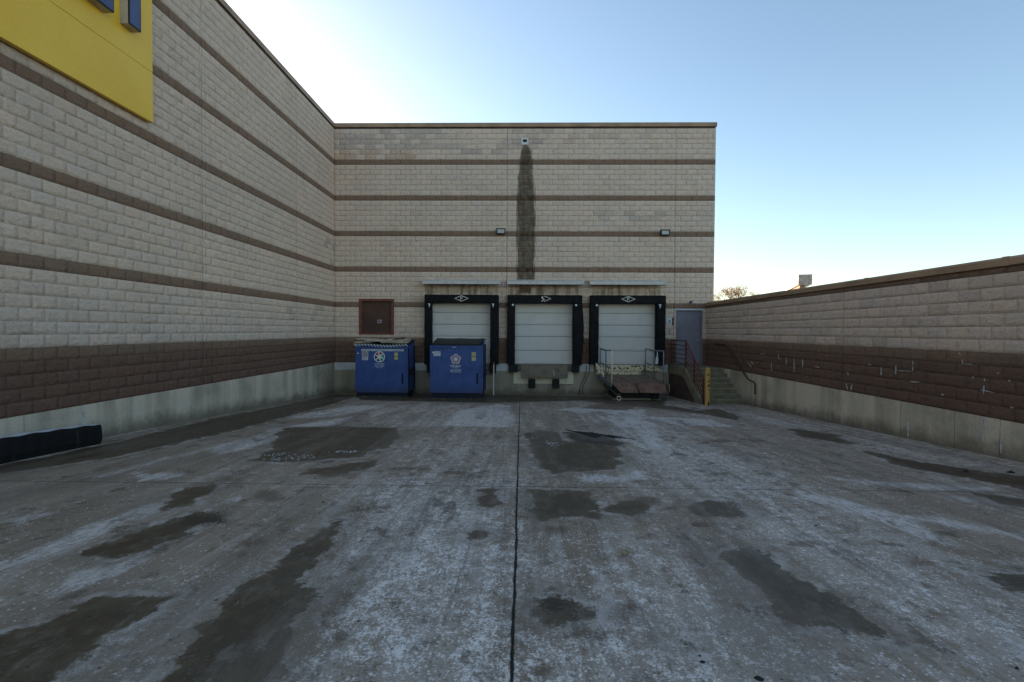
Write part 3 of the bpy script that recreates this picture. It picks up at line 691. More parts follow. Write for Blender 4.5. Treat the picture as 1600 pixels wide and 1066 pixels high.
for i, ((a, b), (s0, s1, s2, s3)) in enumerate(zip(DOCK, seals)):
    t = thing('dock_door', ((a+b)/2, D, 0), dock_label[i], 'dock door', 'dock doors side by side in the back wall')
    mb = MB(); z = -.02; hs = [.545, .56, .475, .475, .45]
    for h in hs:                             # five sections with a groove between
        mb.box(a+.015, b-.015, D+.10, D+.145, z+.010, z+h-.010)
        mb.box(a+.10, b-.10, D+.094, D+.10, z+.05, z+h-.05); z += h
    P(mb, 'sectional_door', M['door_white'], t, bevel=.003)
    mb = MB(); mb.box(a+.02, b-.02, D+.125, D+.14, -.02, z-.02); P(mb, 'weather_strip', M['groove'], t)
    mb = MB(); mb.box(a-.0, a+.014, D+.012, D+.2, -.01, 2.455); mb.box(b-.014, b, D+.012, D+.2, -.01, 2.455); mb.box(a+.015, b-.015, D+.012, D+.2, 2.44, 2.458)
    P(mb, 'jamb', M['galv'], t)
    mb = MB(); mb.tube([((a+b)/2-.03, D+.085, .60), ((a+b)/2+.10, D+.085, .60)], .022, 6); P(mb, 'door_pull', M['galv'], t)
    q = lambda x: x*k98
    mb = MB(); r_ = random.Random(i)
    zt, zb = 1.32+(2.75-1.32)*k98, 1.32+(2.42-1.32)*k98
    mb.box(q(s0)+.004, q(s3)-.004, YP-.03, D-.012, zb, zt)
    P(mb, 'head_pad', M['seal'], t, bevel=.03)
    mb = MB(); pad(mb, q(s0), q(s1), YP, D-.014, -.0 if i != 0 else -.04, zb+.004, .0, i*7+1); P(mb, 'side_pad', M['seal'], t, smooth=False)
    mb = MB(); pad(mb, q(s2), q(s3), YP, D-.014, -.02, zb+.004, .065 if i == 1 else 0, i*7+2); P(mb, 'side_pad', M['seal'], t)
    emblem(t, (q(s0)+q(s3))/2-(.03 if i == 1 else 0), YP-.031, (zt+zb)/2+.015, M['galv'], i == 1)
    for x, sgn in ((q(s1)-.09, 1), (q(s2)+.10, -1)):
        mb = MB(); zc = zb-.07
        if i == 1 or (i == 2 and sgn == 1): mb.prism(ell(x, zc, .042, .042, 10), 1, YP-.035, YP-.002)
        else: mb.prism([(x-.05, zc+.04), (x+.05, zc+.045), (x+.045, zc+.01), (x+.02, zc-.10), (x-.0, zc-.11), (x-.005, zc)], 1, YP-.02, YP-.002)
        P(mb, 'guide_marker', M['white'], t)
    if i < 2:                                # rubber bumpers below the pads
        for x0, x1 in ((q(s0)+.08, q(s1)+.12), (q(s2)-.03, q(s3)-.1)):
            mb = MB(); zz0 = -.33 if i else -.38
            for j in range(6): mb.box(x0+(x1-x0)*j/6, x0+(x1-x0)*(j+1)/6-.004, YP+.05+r_.uniform(0, .015), D-.023, zz0, -.025)
            P(mb, 'bumper', M['rubber'], t, bevel=.006)
    if i == 1:
        mb = MB(); mb.box(.0, 1.84, YP-.06, YP+.0, -.53, -.015); mb.box(.02, 1.82, YP, D+.2, -.10, -.012); mb.box(-.02, 1.86, YP-.075, YP-.055, -.035, -.01)
        P(mb, 'leveler_plate', M['plate'], t, bevel=.006)
        mb = MB(); mb.box(-.30, 2.10, D-.07, D-.025, -.80, -.32); P(mb, 'cream_backing', M['cream'], t, bevel=.004)
        for x0 in (.29, 1.24):
            mb = MB(); mb.box(x0, x0+.28, YP+.05, D-.075, -.95, -.60)
            for j in range(3): mb.box(x0+.03, x0+.25, YP+.03, YP+.05, -.92+j*.11, -.85+j*.11)
            P(mb, 'bumper', M['rubber'], t, bevel=.01)
        mb = MB(); mb.tube([(1.28, YP-.075, -.24), (1.30, YP-.075, -.44)], .014, 6); P(mb, 'latch_pin', M['white'], t)
    if i == 2:
        mb = MB(); mb.box(2.98, 5.55, D-.10, D-.024, -.26, -.03); mb.box(3.0, 4.75, D-.16, D-.10, -.40, -.28); P(mb, 'edge_plate', M['cream_rust'], t, bevel=.004)
        mb = MB(); r2 = random.Random(5)
        for j in range(14):
            x = 3.1+j*.165+r2.uniform(-.02, .02); mb.prism(ell(x, -.13+r2.uniform(-.05, .06), r2.uniform(.025, .045), r2.uniform(.02, .045), 8), 1, D-.104, D-.099)
        P(mb, 'bolt_hole', M['dark'], t)
# thin metal rain canopies over each door
for i, (x0, x1) in enumerate(((-3.89, -.83), (-.56, 2.44), (2.66, 5.65))):
    c = thing('rain_canopy', ((x0+x1)/2, D, 3.2), ['thin pale metal rain canopy over the dock door behind the right-hand blue bin', 'thin pale metal rain canopy below the long dark water stain', 'thin pale metal rain canopy over the dock door with the rusty railed lift'][i], 'canopy', 'metal canopies above the dock doors')
    mb = MB(); yf = D-.46
    mb.prism([(D-.012, 3.36), (yf, 3.245), (yf, 3.135), (yf+.012, 3.135), (yf+.012, 3.228), (D-.012, 3.345)], 0, x0, x1)
    for j in range(9):
        x = x0+(x1-x0)*(j+.5)/9; mb.prism([(D-.02, 3.372), (yf+.01, 3.258), (yf+.01, 3.243), (D-.02, 3.357)], 0, x-.012, x+.012)
    P(mb, 'canopy_sheet', M['galv'], c)
    mb = MB(); mb.box(x0+.02, x1-.02, yf-.004, yf+.03, 3.115, 3.135)
    P(mb, 'drip_edge', M['dark'], c)
    for x in (x0+.03, (x0+x1)/2, x1-.03):
        mb = MB(); mb.prism([(D-.012, 3.31), (yf+.05, 3.18), (yf+.05, 3.165), (D-.012, 3.24)], 0, x-.01, x+.01); P(mb, 'bracket', M['galv'], c)

# ------------------------------------------------------------------ small fixtures on the back wall
for i, (x, z) in enumerate(((-.83, 5.265), (5.66, 5.225))):
    t = thing('wall_light', (x, D, z), ['boxy dark-framed wall floodlight left of the long dark stain', 'boxy dark-framed wall floodlight near the right end of the back wall'][i], 'wall light', 'floodlights on the back wall')
    w, h = .175, .112; y = D-.17; mb = MB()
    mb.box(x-w, x+w, y, D-.05, z+h-.035, z+h); mb.box(x-w, x+w, y, D-.05, z-h, z-h+.03); mb.box(x-w, x-w+.032, y, D-.05, z-h+.03, z+h-.035); mb.box(x+w-.032, x+w, y, D-.05, z-h+.03, z+h-.035); mb.box(x-w+.03, x+w-.03, D-.06, D-.04, z-h+.02, z+h-.02)
    P(mb, 'housing', M['dark'], t, bevel=.006)
    mb = MB(); mb.box(x-w+.034, x+w-.034, y+.012, D-.062, z-h+.032, z+h-.037); P(mb, 'lens', M['lens'], t, bevel=.008)
    mb = MB(); mb.box(x-.06, x+.06, D-.04, D-.0, z-.05, z+.05); P(mb, 'mount', M['dark'], t)
t = thing('drain_scupper', (.1, D, 8.83), 'small white square roof drain spout above the long dark water stain', 'drain spout')
mb = MB()
for a in ((-.04, .02, 8.70, 8.96), (.18, .24, 8.70, 8.96), (.02, .18, 8.91, 8.96), (.02, .18, 8.70, 8.745)): mb.box(a[0], a[1], D-.06, D+.02, a[2], a[3])
P(mb, 'frame', M['white'], t, bevel=.004)
mb = MB(); mb.box(.02, .18, D-.058, D+.4, 8.745, 8.80); P(mb, 'trough', M['white'], t)
mb = MB(); mb.box(.021, .179, D+.25, D+.3, 8.80, 8.91); P(mb, 'cavity', M['dark'], t)
t = thing('hatch_door', (-5.83, D, 1.85), 'small square brown wall hatch with a rusty red frame above the left bin', 'hatch')
mb = MB(); mb.box(-6.48, -5.18, D+.10, D+.15, 1.19, 2.51); P(mb, 'leaf', M['hatch'], t)
mb = MB(); x0, x1, z0, z1 = -6.54, -5.12, 1.13, 2.57
mb.box(x0, x0+.115, D-.03, D+.10, z0, z1); mb.box(x1-.115, x1, D-.03, D+.10, z0, z1); mb.box(x0+.115, x1-.115, D-.03, D+.10, z1-.10, z1); mb.box(x0+.115, x1-.115, D-.028, D+.10, z0, z0+.07)
P(mb, 'frame', M['hatch_frame'], t, bevel=.008)
mb = MB(); mb.box(-5.82, -5.66, D+.092, D+.099, 1.60, 1.73); P(mb, 'notice', M['pink'], t)
mb = MB(); mb.box(-5.79, -5.70, D+.090, D+.0925, 1.64, 1.70); P(mb, 'print', M['ink'], t)
t = thing('steel_door', (6.7, D, 0), 'plain blue-grey steel door at the top of the concrete stairs', 'door')
mb = MB(); mb.box(6.235, 7.145, D+.04, D+.085, .01, 2.125); P(mb, 'leaf', M['grey_door'], t, bevel=.004)
mb = MB(); mb.box(6.175, 6.23, D-.02, D+.12, 0, 2.18); mb.box(7.15, 7.205, D-.02, D+.12, 0, 2.18); mb.box(6.23, 7.15, D-.019, D+.12, 2.13, 2.18); P(mb, 'frame', M['grey_door'], t, bevel=.003)
mb = MB(); mb.box(6.12, 7.24, D-.03, D+.0, 2.185, 2.225); P(mb, 'drip_cap', M['white'], t)
mb = MB(); mb.tube([(7.07, D+.04, 1.0), (7.07, D-.02, 1.0), (6.96, D-.02, 1.0)], .012, 6); P(mb, 'handle', M['galv'], t)
t = thing('wall_notice', (5.93, D, 1.72), 'small white notice with a dark red edge strip left of the grey steel door', 'sign')
mb = MB(); mb.box(5.80, 6.0, D-.012, D+.004, 1.57, 1.86); P(mb, 'panel', M['white'], t)
mb = MB(); mb.box(6.002, 6.062, D-.013, D+.004, 1.57, 1.87); P(mb, 'red_strip', M['red_bar'], t)
mb = MB(); mb.prism(ell(5.90, 1.75, .035, .035, 12), 1, D-.015, D-.012); mb.box(5.84, 5.97, D-.014, D-.012, 1.665, 1.685); mb.box(5.86, 5.95, D-.014, D-.012, 1.62, 1.635); P(mb, 'print', M['sticker_blue'], t)
t = thing('door_buzzer', (5.9, D, 1.4), 'small grey buzzer box under the white notice beside the steel door', 'buzzer')
mb = MB(); mb.box(5.87, 5.97, D-.05, D+.004, 1.36, 1.46); P(mb, 'box', M['galv'], t, bevel=.008)
mb = MB(); mb.prism(ell(5.92, 1.42, .015, .015, 8), 1, D-.055, D-.05); P(mb, 'button', M['dark'], t)
mb = MB(); mb.tube([(5.93, D-.02, 1.36), (5.90, D-.02, 1.27), (5.96, D-.02, 1.2)], .008, 5); P(mb, 'conduit', M['dark'], t)
t = thing('door_lamp', (6.78, D, 2.46), 'small dark dome lamp on the wall above the grey steel door', 'lamp')
mb = MB(); mb.prism(ell(6.74, 2.485, .05, .05, 12), 1, D-.03, D+.0); mb.tube([(6.74, D-.03, 2.50), (6.76, D-.12, 2.52), (6.80, D-.18, 2.49)], .016, 6); P(mb, 'arm', M['dark'], t)
mb = MB(); mb.tube([(6.80, D-.18, 2.505), (6.80, D-.18, 2.49), (6.80, D-.18, 2.44)], .035, 12, r2=.11); P(mb, 'shade', M['galv'], t)
# small dots: cable, pipe
t = MB(); t.tube([(2.62, D-.03, -.02), (2.60, D-.05, -.3), (2.52, D-.07, -.55), (2.40, D-.08, -.8), (2.33, D-.1, -1.05), (2.32, D-.1, -1.22)], .012, 6)
t.tube([(2.74, D-.03, -.02), (2.72, D-.06, -.35), (2.60, D-.06, -.62), (2.46, D-.09, -.9), (2.45, D-.12, -1.22)], .010, 6)
tag(t.build('hanging_cable', M['rubber']), 'pair of black cables hanging down the concrete right of the middle dock door', 'cable')
t = thing('stand_pipe', (-1.07, 19.5, -1.2), 'thin pale pipe with a rusty top cap standing right of the blue trash bin', 'pipe')
mb = MB(); mb.tube([(-1.07, 19.5, zg(19.5)-.02), (-1.07, 19.5, .0)], .026, 8); P(mb, 'pipe', M['cream'], t)
mb = MB(); mb.tube([(-1.07, 19.5, .0), (-1.07, 19.5, .07)], .05, 8); P(mb, 'cap', M['hatch_frame'], t)

# ------------------------------------------------------------------ dumpsters
def bin_(x0, x1, y, ztop, zbot, label, deep=1.2):
    g = zg(y+.3); t = thing('waste_bin', ((x0+x1)/2, y, g), label, 'dumpster', 'blue dumpsters at the dock wall')
    yb = y+deep; mb = MB()
    # hollow tub: front, sides, back, floor
    mb.box(x0, x1, y, y+.04, zbot, ztop); mb.box(x0, x1, yb-.04, yb, zbot, ztop+.18)
    for xa, xb in ((x0, x0+.04), (x1-.04, x1)): mb.prism([(y+.04, zbot), (yb-.04, zbot), (yb-.04, ztop+.18), (y+.04, ztop)], 0, xa, xb)
    mb.box(x0+.04, x1-.04, y+.04, yb-.04, zbot, zbot+.04)
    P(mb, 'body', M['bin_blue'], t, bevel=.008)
    mb = MB(); mb.box(x0-.03, x1+.03, y-.035, y+.0, ztop-.07, ztop+.01); mb.box(x0-.03, x1+.03, y-.03, y, zbot, zbot+.05)
    for xa in (x0-.03, x1-.02): mb.box(xa, xa+.05, y-.028, y, zbot+.05, ztop-.07)
    P(mb, 'rim', M['bin_blue'], t, bevel=.006)
    for s in (-1, 1):                        # fork pockets
        xo = x1 if s > 0 else x0; mb = MB()
        for zz in (zbot+.42, ztop-.55): pass
        za = -.35; mb.box(min(xo, xo+s*.09), max(xo, xo+s*.09), y+.18, y+1.0, za, za+.03); mb.box(min(xo, xo+s*.09), max(xo, xo+s*.09), y+.18, y+1.0, za+.2, za+.23); mb.box(min(xo+s*.07, xo+s*.09), max(xo+s*.07, xo+s*.09), y+.181, y+.999, za+.03, za+.2)
        mb.box(min(xo, xo+s*.05), max(xo, xo+s*.05), y+.05, y+.12, zbot, ztop-.05); mb.box(min(xo, xo+s*.05), max(xo, xo+s*.05), yb-.12, yb-.05, zbot, ztop)
        P(mb, 'fork_pocket', M['bin_dark'], t, bevel=.005)
        mb = MB(); mb.box(xo-s*.17-.035, xo-s*.17+.035, y-.012, y, zbot+.34, zbot+.72); P(mb, 'recess_bar', M['bin_dark'], t) if s > 0 else None
    mb = MB(); mb.box(x0+.06, x1-.06, y+.05, yb-.05, zbot-.07, zbot)
    for xx in (x0+.12, x1-.22): mb.box(xx, xx+.10, y+.03, yb-.03, g-.02, zbot-.07)
    mb.box(x0+.0, x1-.0, y+.02, y+.06, g+.015, zbot-.003); mb.box(x1-.05, x1-.005, y+.06, yb-.05, g+.015, zbot-.003)
    P(mb, 'skid', M['bin_dark'], t)
    mb = MB(); mb.prism(ell(x0+.07, ztop-.24, .024, .024, 10), 1, y-.034, y-.001); P(mb, 'reflector', M['white'], t)
    return t
def sticker(t, x0, x1, z0, z1, y, mat, name='sticker'):
    mb = MB(); mb.box(x0, x1, y-.003, y+.001, z0, z1); return P(mb, name, mat, t)
def lettering(t, body, x, z, h, w, y, mat='white'):
    o = text_mesh(body, h*1.38, 'lettering', M[mat], t, (x-t.location.x, y-t.location.y, z-t.location.z), width=w)
    return o
# recycling bin
Y1 = 18.2
b1 = bin_(-6.04, -4.17, Y1, .70, -.98, 'blue recycling dumpster with round emblem, heaped with flattened cardboard')
y = Y1
sticker(b1, -5.86, -4.30, .545, .615, y, M['white'], 'banner')
lettering(b1, 'CARDBOARD  ★  CARDBOARD ONLY  ★  CARDBOARD'.replace('★', '*'), -5.08, .56, .04, 1.50, y-.004, 'ink')
sticker(b1, -5.845, -5.60, .36, .535, y, M['pink']); sticker(b1, -5.83, -5.61, .21, .34, y, M['frost'])
for k in range(5): sticker(b1, -5.82, -5.63, .38+k*.03, .388+k*.03, y-.003, M['ink'], 'print')
for k in range(3): sticker(b1, -5.81, -5.63, .235+k*.035, .243+k*.035, y-.003, M['ink'], 'print')
sticker(b1, -4.64, -4.51, .23, .49, y, M['sticker_yellow']); sticker(b1, -4.635, -4.515, .335, .36, y-.003, M['ink'], 'print')
cx, cz, rad = -5.19, .335, .205
mb = MB(); mb.prism(ell(cx, cz, rad, rad, 40), 1, y-.004, y); em = P(mb, 'emblem', M['white'], b1)
for k, mt in enumerate(('sticker_green', 'sticker_green', 'sticker_navy', 'sticker_navy', 'sticker_red', 'sticker_red')):
    a = R(10-k*60); out = []
    for j in range(6): th = a+R(-25+50*j/5); out.append((cx+rad*.84*math.cos(th), cz+rad*.84*math.sin(th)))
    out += [(cx+rad*.42*math.cos(a-R(12)*-1), cz+rad*.42*math.sin(a+R(12))), (cx+rad*.42*math.cos(a-R(12)), cz+rad*.42*math.sin(a-R(12)))]
    out = out[:6]+[(cx+rad*.36*math.cos(a+R(8)), cz+rad*.36*math.sin(a+R(8))), (cx+rad*.36*math.cos(a-R(8)), cz+rad*.36*math.sin(a-R(8)))]
    mb = MB(); mb.prism(out, 1, y-.006, y-.004); L = b1.location; mb.v = [(p-L.x, q-L.y, r_-L.z) for p, q, r_ in mb.v]; mb.build('segment', M[mt], em)
lettering(b1, 'ALLIED WASTE', -5.19, .055, .040, .36, y-.002); lettering(b1, '636-947-5959', -5.19, -.025, .045, .33, y-.002); lettering(b1, 'RECYCLING', -5.19, -.075, .02, .22, y-.002)
# wavy corrugated lid edge with frost
mb = MB(); ns = 110; x0, x1 = -6.10, -4.14
for part, (dz, th, mt) in enumerate(((.0, .055, 'lid'),)):
    n0 = len(mb.v)
    for k in range(ns+1):
        x = x0+(x1-x0)*k/ns; zz = .755+.034*math.sin(k/ns*2*PI*17)+.02*math.sin(k*.07)
        mb.v += [(x, y-.06, zz-.035), (x, y-.06, zz), (x, y+1.15, zz+.17), (x, y+1.15, zz+.13)]
    for k in range(ns):
        for j in range(4):
            a = n0+k*4; j2 = (j+1) % 4; mb.f.append((a+j, a+4+j, a+4+j2, a+j2)); mb.m.append(0)
P(mb, 'corrugated_lid', M['lid'], b1)
mb = MB(); n0 = 0
for k in range(ns+1):
    x = x0+(x1-x0)*k/ns; zz = .755+.034*math.sin(k/ns*2*PI*17)+.02*math.sin(k*.07); w_ = .02+.008*math.sin(k*1.7)
    mb.v += [(x, y-.064, zz-w_), (x, y-.064, zz+.006), (x, y+.05, zz+.012), (x, y+.05, zz+.006)]
for k in range(ns):
    for j in range(4): a = k*4; j2 = (j+1) % 4; mb.f.append((a+j, a+4+j, a+4+j2, a+j2)); mb.m.append(0)
P(mb, 'frost_line', M['frost'], b1)
# flattened cardboard heaped on the lid
for i, (xa, xb, ya, yb, z0, tx, ty, th, mt) in enumerate(((-6.12, -5.35, .05, .8, .82, 2, -4, .05, 'card'), (-5.75, -4.95, .0, .9, .86, -1, 2, .04, 'card_pale'), (-5.15, -4.2, .02, .8, .83, 3, 1, .055, 'card'),
        (-6.18, -5.2, .4, 1.1, .90, 0, 3, .02, 'card_pale'), (-5.1, -4.25, .3, 1.0, .90, 2, -2, .02, 'card_pale'), (-5.0, -4.35, .1, .7, .80, 1, 2, .03, 'frost'), (-4.9, -4.45, .5, 1.2, .94, 1, -9, .015, 'bark'))):
    mb = MB(); cx_, cy_ = (xa+xb)/2, y+(ya+yb)/2; r_ = random.Random(i+40)
    Mx = Matrix.Translation((cx_, cy_, z0+.05)) @ Matrix.Rotation(R(ty), 4, 'Y') @ Matrix.Rotation(R(tx+2), 4, 'X') @ Matrix.Rotation(R(r_.uniform(-6, 6)), 4, 'Z')
    w = xb-xa; d = yb-ya; ns2 = 8; zz = [r_.uniform(-.012, .012) for _ in range(ns2+1)]
    n0 = len(mb.v)
    for k in range(ns2+1):
        x = -w/2+w*k/ns2; jit = r_.uniform(-.03, .03)
        for yy, z_ in ((-d/2+jit, zz[k]), (-d/2+jit, zz[k]+th), (d/2, zz[k]+th), (d/2, zz[k])): mb.v.append(tuple(Mx @ Vector((x, yy, z_))))
    for k in range(ns2):
        for j in range(4): a = k*4; j2 = (j+1) % 4; mb.f.append((a+j, a+4+j, a+4+j2, a+j2)); mb.m.append(0)
    mb.f += [(0, 1, 2, 3), (ns2*4+3, ns2*4+2, ns2*4+1, ns2*4)]; mb.m += [0, 0]
    lb = ['bent brown cardboard slab at the left end of the recycling bin heap', 'pale cardboard slab in the middle of the recycling bin heap', 'brown cardboard slab at the right end of the recycling bin heap',
          'thin pale cardboard sheet poking out left at the top of the heap', 'thin pale cardboard sheet at the upper right of the heap', 'frosted white sheet low at the right end of the heap', 'dark stick lying on top of the cardboard heap'][i]
    tag(mb.build('wooden_stick' if i == 6 else 'cardboard_sheet', M[mt]), lb, 'stick' if i == 6 else 'cardboard', None if i == 6 else 'cardboard heaped on the recycling bin')
# trash bin
Y2 = 17.6
b2 = bin_(-3.19, -1.37, Y2, .775, -.90, 'blue trash dumpster with closed black lids and star emblem')
y = Y2
for k, (xa, xb) in enumerate(((-3.15, -2.285), (-2.275, -1.41))):
    mb = MB(); ns = 10; n0 = 0
    for j in range(ns+1):
        x = xa+(xb-xa)*j/ns; s = .018*math.sin(PI*j/ns)
        mb.v += [(x, y-.05, .79), (x, y-.05, .85-s*.3), (x, y+.55, .95-s), (x, y+1.2, 1.03-s), (x, y+1.2, .97), (x, y+.0, .80)]
    for j in range(ns):
        for q_ in range(6): a = j*6; q2 = (q_+1) % 6; mb.f.append((a+q_, a+6+q_, a+6+q2, a+q2)); mb.m.append(0)
    mb.f += [tuple(range(6)), tuple(ns*6+q_ for q_ in range(6))[::-1]]; mb.m += [0, 0]
    P(mb, 'lid', M['lid'], b2, bevel=.01)
mb = MB(); mb.tube([(-3.2, y+1.23, .99), (-1.33, y+1.23, .99)], .022, 8); P(mb, 'lid_hinge', M['bin_dark'], b2)
mb = MB(); mb.box(-1.38, -1.26, y+.02, y+.10, .70, .80); mb.tube([(-1.36, y+.06, .8), (-1.24, y+.06, .83)], .014, 6); P(mb, 'lid_catch', M['bin_dark'], b2)
sticker(b2, -3.095, -2.85, .405, .575, y, M['frost']); sticker(b2, -1.745, -1.60, .25, .55, y, M['sticker_yellow']); sticker(b2, -1.74, -1.605, .375, .40, y-.003, M['ink'], 'print')
for k in range(3): sticker(b2, -3.07, -2.87, .435+k*.045, .445+k*.045, y-.003, M['ink'], 'print')
for k in range(3): sticker(b2, -1.73, -1.62, .43+k*.035, .438+k*.035, y-.003, M['hatch_frame'], 'print')
sticker(b2, -2.43, -2.29, .712, .735, y-.036, M['card_pale'], 'rim_scrape')
cx, cz = -2.31, .30; mb = MB()
def star(cx, cz, r1, r2, rot=PI/2): return [(cx+(r1 if k % 2 == 0 else r2)*math.cos(rot+k*PI/5), cz+(r1 if k % 2 == 0 else r2)*math.sin(rot+k*PI/5)) for k in range(10)]
mb.prism(star(cx, cz, .105, .046), 1, y-.005, y); em = P(mb, 'emblem', M['white'], b2)
def flower(r, off, n=90):                    # five-lobed ribbon outline
    o = []
    for k in range(n):
        th = 2*PI*k/n; lob = abs(math.cos(2.5*(th-PI/2)))**.55
        rr_ = r*(.66+.34*lob)+off; o.append((cx+rr_*math.cos(th), cz+rr_*math.sin(th)))
    return o
def ring(outer, inner, ya, yb, mat, name, par):
    mb = MB(); k = len(outer)
    mb.v = [(p, ya, q) for p, q in outer]+[(p, ya, q) for p, q in inner]+[(p, yb, q) for p, q in outer]+[(p, yb, q) for p, q in inner]
    for i in range(k):
        j = (i+1) % k
        mb.f += [(i, j, k+j, k+i), (2*k+i, 2*k+j, j, i), (k+i, k+j, 3*k+j, 3*k+i)]; mb.m += [0, 0, 0]
    L = b2.location; mb.v = [(a-L.x, b-L.y, c-L.z) for a, b, c in mb.v]; mb.build(name, mat, par)
ring(flower(.19, 0), flower(.19, -.02), y-.005, y, M['white'], 'ribbon', em)
ring(flower(.19, -.02), flower(.19, -.05), y-.0045, y, M['sticker_red'], 'ribbon', em)
ring(flower(.19, -.05), flower(.19, -.066), y-.005, y, M['white'], 'ribbon', em)
lettering(b2, 'REPUBLIC', cx, .035, .055, .38, y-.002); lettering(b2, 'SERVICES', cx, -.02, .032, .21, y-.002)
lettering(b2, '636-947-5959', cx, -.115, .05, .39, y-.002); lettering(b2, 'REPUBLICSERVICES.COM', cx, -.165, .026, .36, y-.002)

# ------------------------------------------------------------------ concrete stairs and railing
SX0, SX1 = 5.90, XR-.013; YT = 18.15; yb0 = 16.52; nst = 7
st = thing('concrete_stairs', (6.6, 18, -1.1), 'worn concrete stairs and landing leading up to the grey steel door', 'stairs')
gz = zg(yb0); rise = -gz/nst; run = (YT-yb0)/(nst-1)
mb = MB(); prof = [(D-.025, -1.6), (D-.025, -.004), (YT, -.004)]
yy, zz = YT, -.004
for k in range(nst-1): zz -= rise; prof += [(yy, zz), (yy-run, zz)]; yy -= run
prof += [(yy, -1.6)]
mb.prism(prof, 0, SX0+.14, SX1); P(mb, 'steps', M['stair'], st, bevel=.012)
mb = MB(); yy, zz = YT, -.004
for k in range(nst): 
    mb.box(SX0+.145, SX1-.004, yy-.012, yy+.045, zz-.03, zz+.003); zz -= rise; yy -= run
P(mb, 'nosing', M['nosing'], st, bevel=.004)
mb = MB(); mb.prism([(D-.03, -1.6), (D-.03, -.32), (YT+.1, -.32), (yb0+.05, gz-.0), (yb0+.05, -1.6)], 0, SX0+.0, SX0+.139); P(mb, 'side_wall', M['brown_paint'], st)
mb = MB(); mb.prism([(D-.028, -.318), (D-.028, .02), (YT-.02, .02), (yb0-.12, gz+.10), (yb0-.12, gz-.2), (yb0+.06, gz-.2), (YT+.1, -.318)], 0, SX0-.015, SX0+.139); P(mb, 'stringer', M['stair'], st, bevel=.01)
rl = thing('stair_railing', (5.95, 17.5, -.5), 'rusty dark red pipe railing along the open side of the stairs', 'railing')
xr = SX0+.045; yt, ybm = YT-.02, 16.36; zl, zb_ = .02, gz+.10
for (yy, z0, z1) in ((19.86, .02, 1.0), (yt, .02, 1.02), (ybm, gz-.01, -.18)):
    mb = MB(); mb.box(xr-.024, xr+.024, yy-.024, yy+.024, z0, z1); P(mb, 'post', M['red_rail'], rl)
mb = MB(); mb.box(xr-.024, xr+.024, (yt+ybm)/2-.02, (yt+ybm)/2+.02, -.55, .42); P(mb, 'post', M['red_rail'], rl)
for k in range(6):
    h = .98-k*.165; mb = MB()
    mb.tube([(xr, 19.86, h), (xr, yt, h), (xr, ybm, h-1.20)], .023 if k == 0 else .014, 8); P(mb, 'rail', M['red_rail'], rl, smooth=True)
hr = thing('wall_handrail', (XR, 17, 0), 'dark brown handrail sloping down the right wall beside the stairs', 'handrail')
hx = XR-.075
mb = MB(); mb.tube([(hx, 18.9, .87), (hx, 17.9, .87), (hx, 17.6, .72), (hx, 16.4, -.03), (hx, 16.1, -.20), (hx, 15.7, -.24), (hx, 15.62, -.30), (hx, 15.62, -.62)], .024, 8); P(mb, 'rail', M['hatch'], hr, smooth=True)
for yy, zz in ((18.7, .87), (17.5, .66), (16.5, .03)):
    mb = MB(); mb.tube([(hx, yy, zz-.02), (hx, yy, zz-.07), (XR-.002, yy, zz-.09)], .010, 6); P(mb, 'bracket', M['hatch'], hr)
bo = thing('bollard', (5.93, 15.95, zg(15.95)), 'rust-spotted yellow steel bollard at the foot of the stairs', 'bollard')
mb = MB(); mb.tube([(5.93, 15.95, zg(15.95)-.1), (5.93, 15.95, .14)], .075, 20); P(mb, 'post', M['yellow_post'], bo, smooth=False)
mb = MB(); mb.tube([(5.93, 15.95, .14), (5.93, 15.95, .165), (5.93, 15.95, .18)], .072, 20, r2=.03); P(mb, 'cap', M['yellow_post'], bo)
mb = MB(); r_ = random.Random(9)
for zz in (-.98, -.95, -.40, -.36, -.52, -.05, -.25):
    a0 = r_.uniform(-1.9, -1.2); w = r_.uniform(.25, .5); h = r_.uniform(.02, .04)+(.05 if zz < -.9 else 0); rr_ = .0765; mb = MB()
    n0 = len(mb.v)
    for k in range(6):
        a = a0-w+2*w*k/5; s = math.sin(PI*(k+.3)/5.6)*h
        mb.v += [(5.93+rr_*math.cos(a), 15.95+rr_*math.sin(a), zz-s*r_.uniform(.6, 1)), (5.93+rr_*math.cos(a), 15.95+rr_*math.sin(a), zz+s)]
    for k in range(5): mb.f.append((n0+k*2, n0+k*2+2, n0+k*2+3, n0+k*2+1)); mb.m.append(0)
    P(mb, 'rust_patch', M['bin_dark'], bo)

# ------------------------------------------------------------------ scissor lift ramp at the third dock
lf = thing('dock_lift', (4, 18.9, zg(18.5)), 'rusty steel dock lift platform with grey side rails, tilted below the third door', 'dock lift')
DK = lambda yy: -.40-(19.85-yy)*.082        # deck height
L0b, L0f, L1b, L1f, YFk = 3.05, 3.27, 4.90, 5.17, 18.0
def skew(t): return (L0b+(L0f-L0b)*t, L1b+(L1f-L1b)*t)
mb = MB(); zf = DK(YFk)
for (a, b, th, dzz) in ((0, 1, .05, 0),):
    mb.v += [(L0b, 19.85, DK(19.85)), (L1b, 19.85, DK(19.85)), (L1f, YFk, zf), (L0f, YFk, zf), (L0b, 19.85, DK(19.85)-.05), (L1b, 19.85, DK(19.85)-.05), (L1f, YFk, zf-.05), (L0f, YFk, zf-.05)]
    mb.f += [(0, 1, 2, 3), (7, 6, 5, 4), (0, 4, 5, 1), (1, 5, 6, 2), (2, 6, 7, 3), (3, 7, 4, 0)]; mb.m += [0]*6
P(mb, 'deck', M['deck'], lf)
mb = MB()
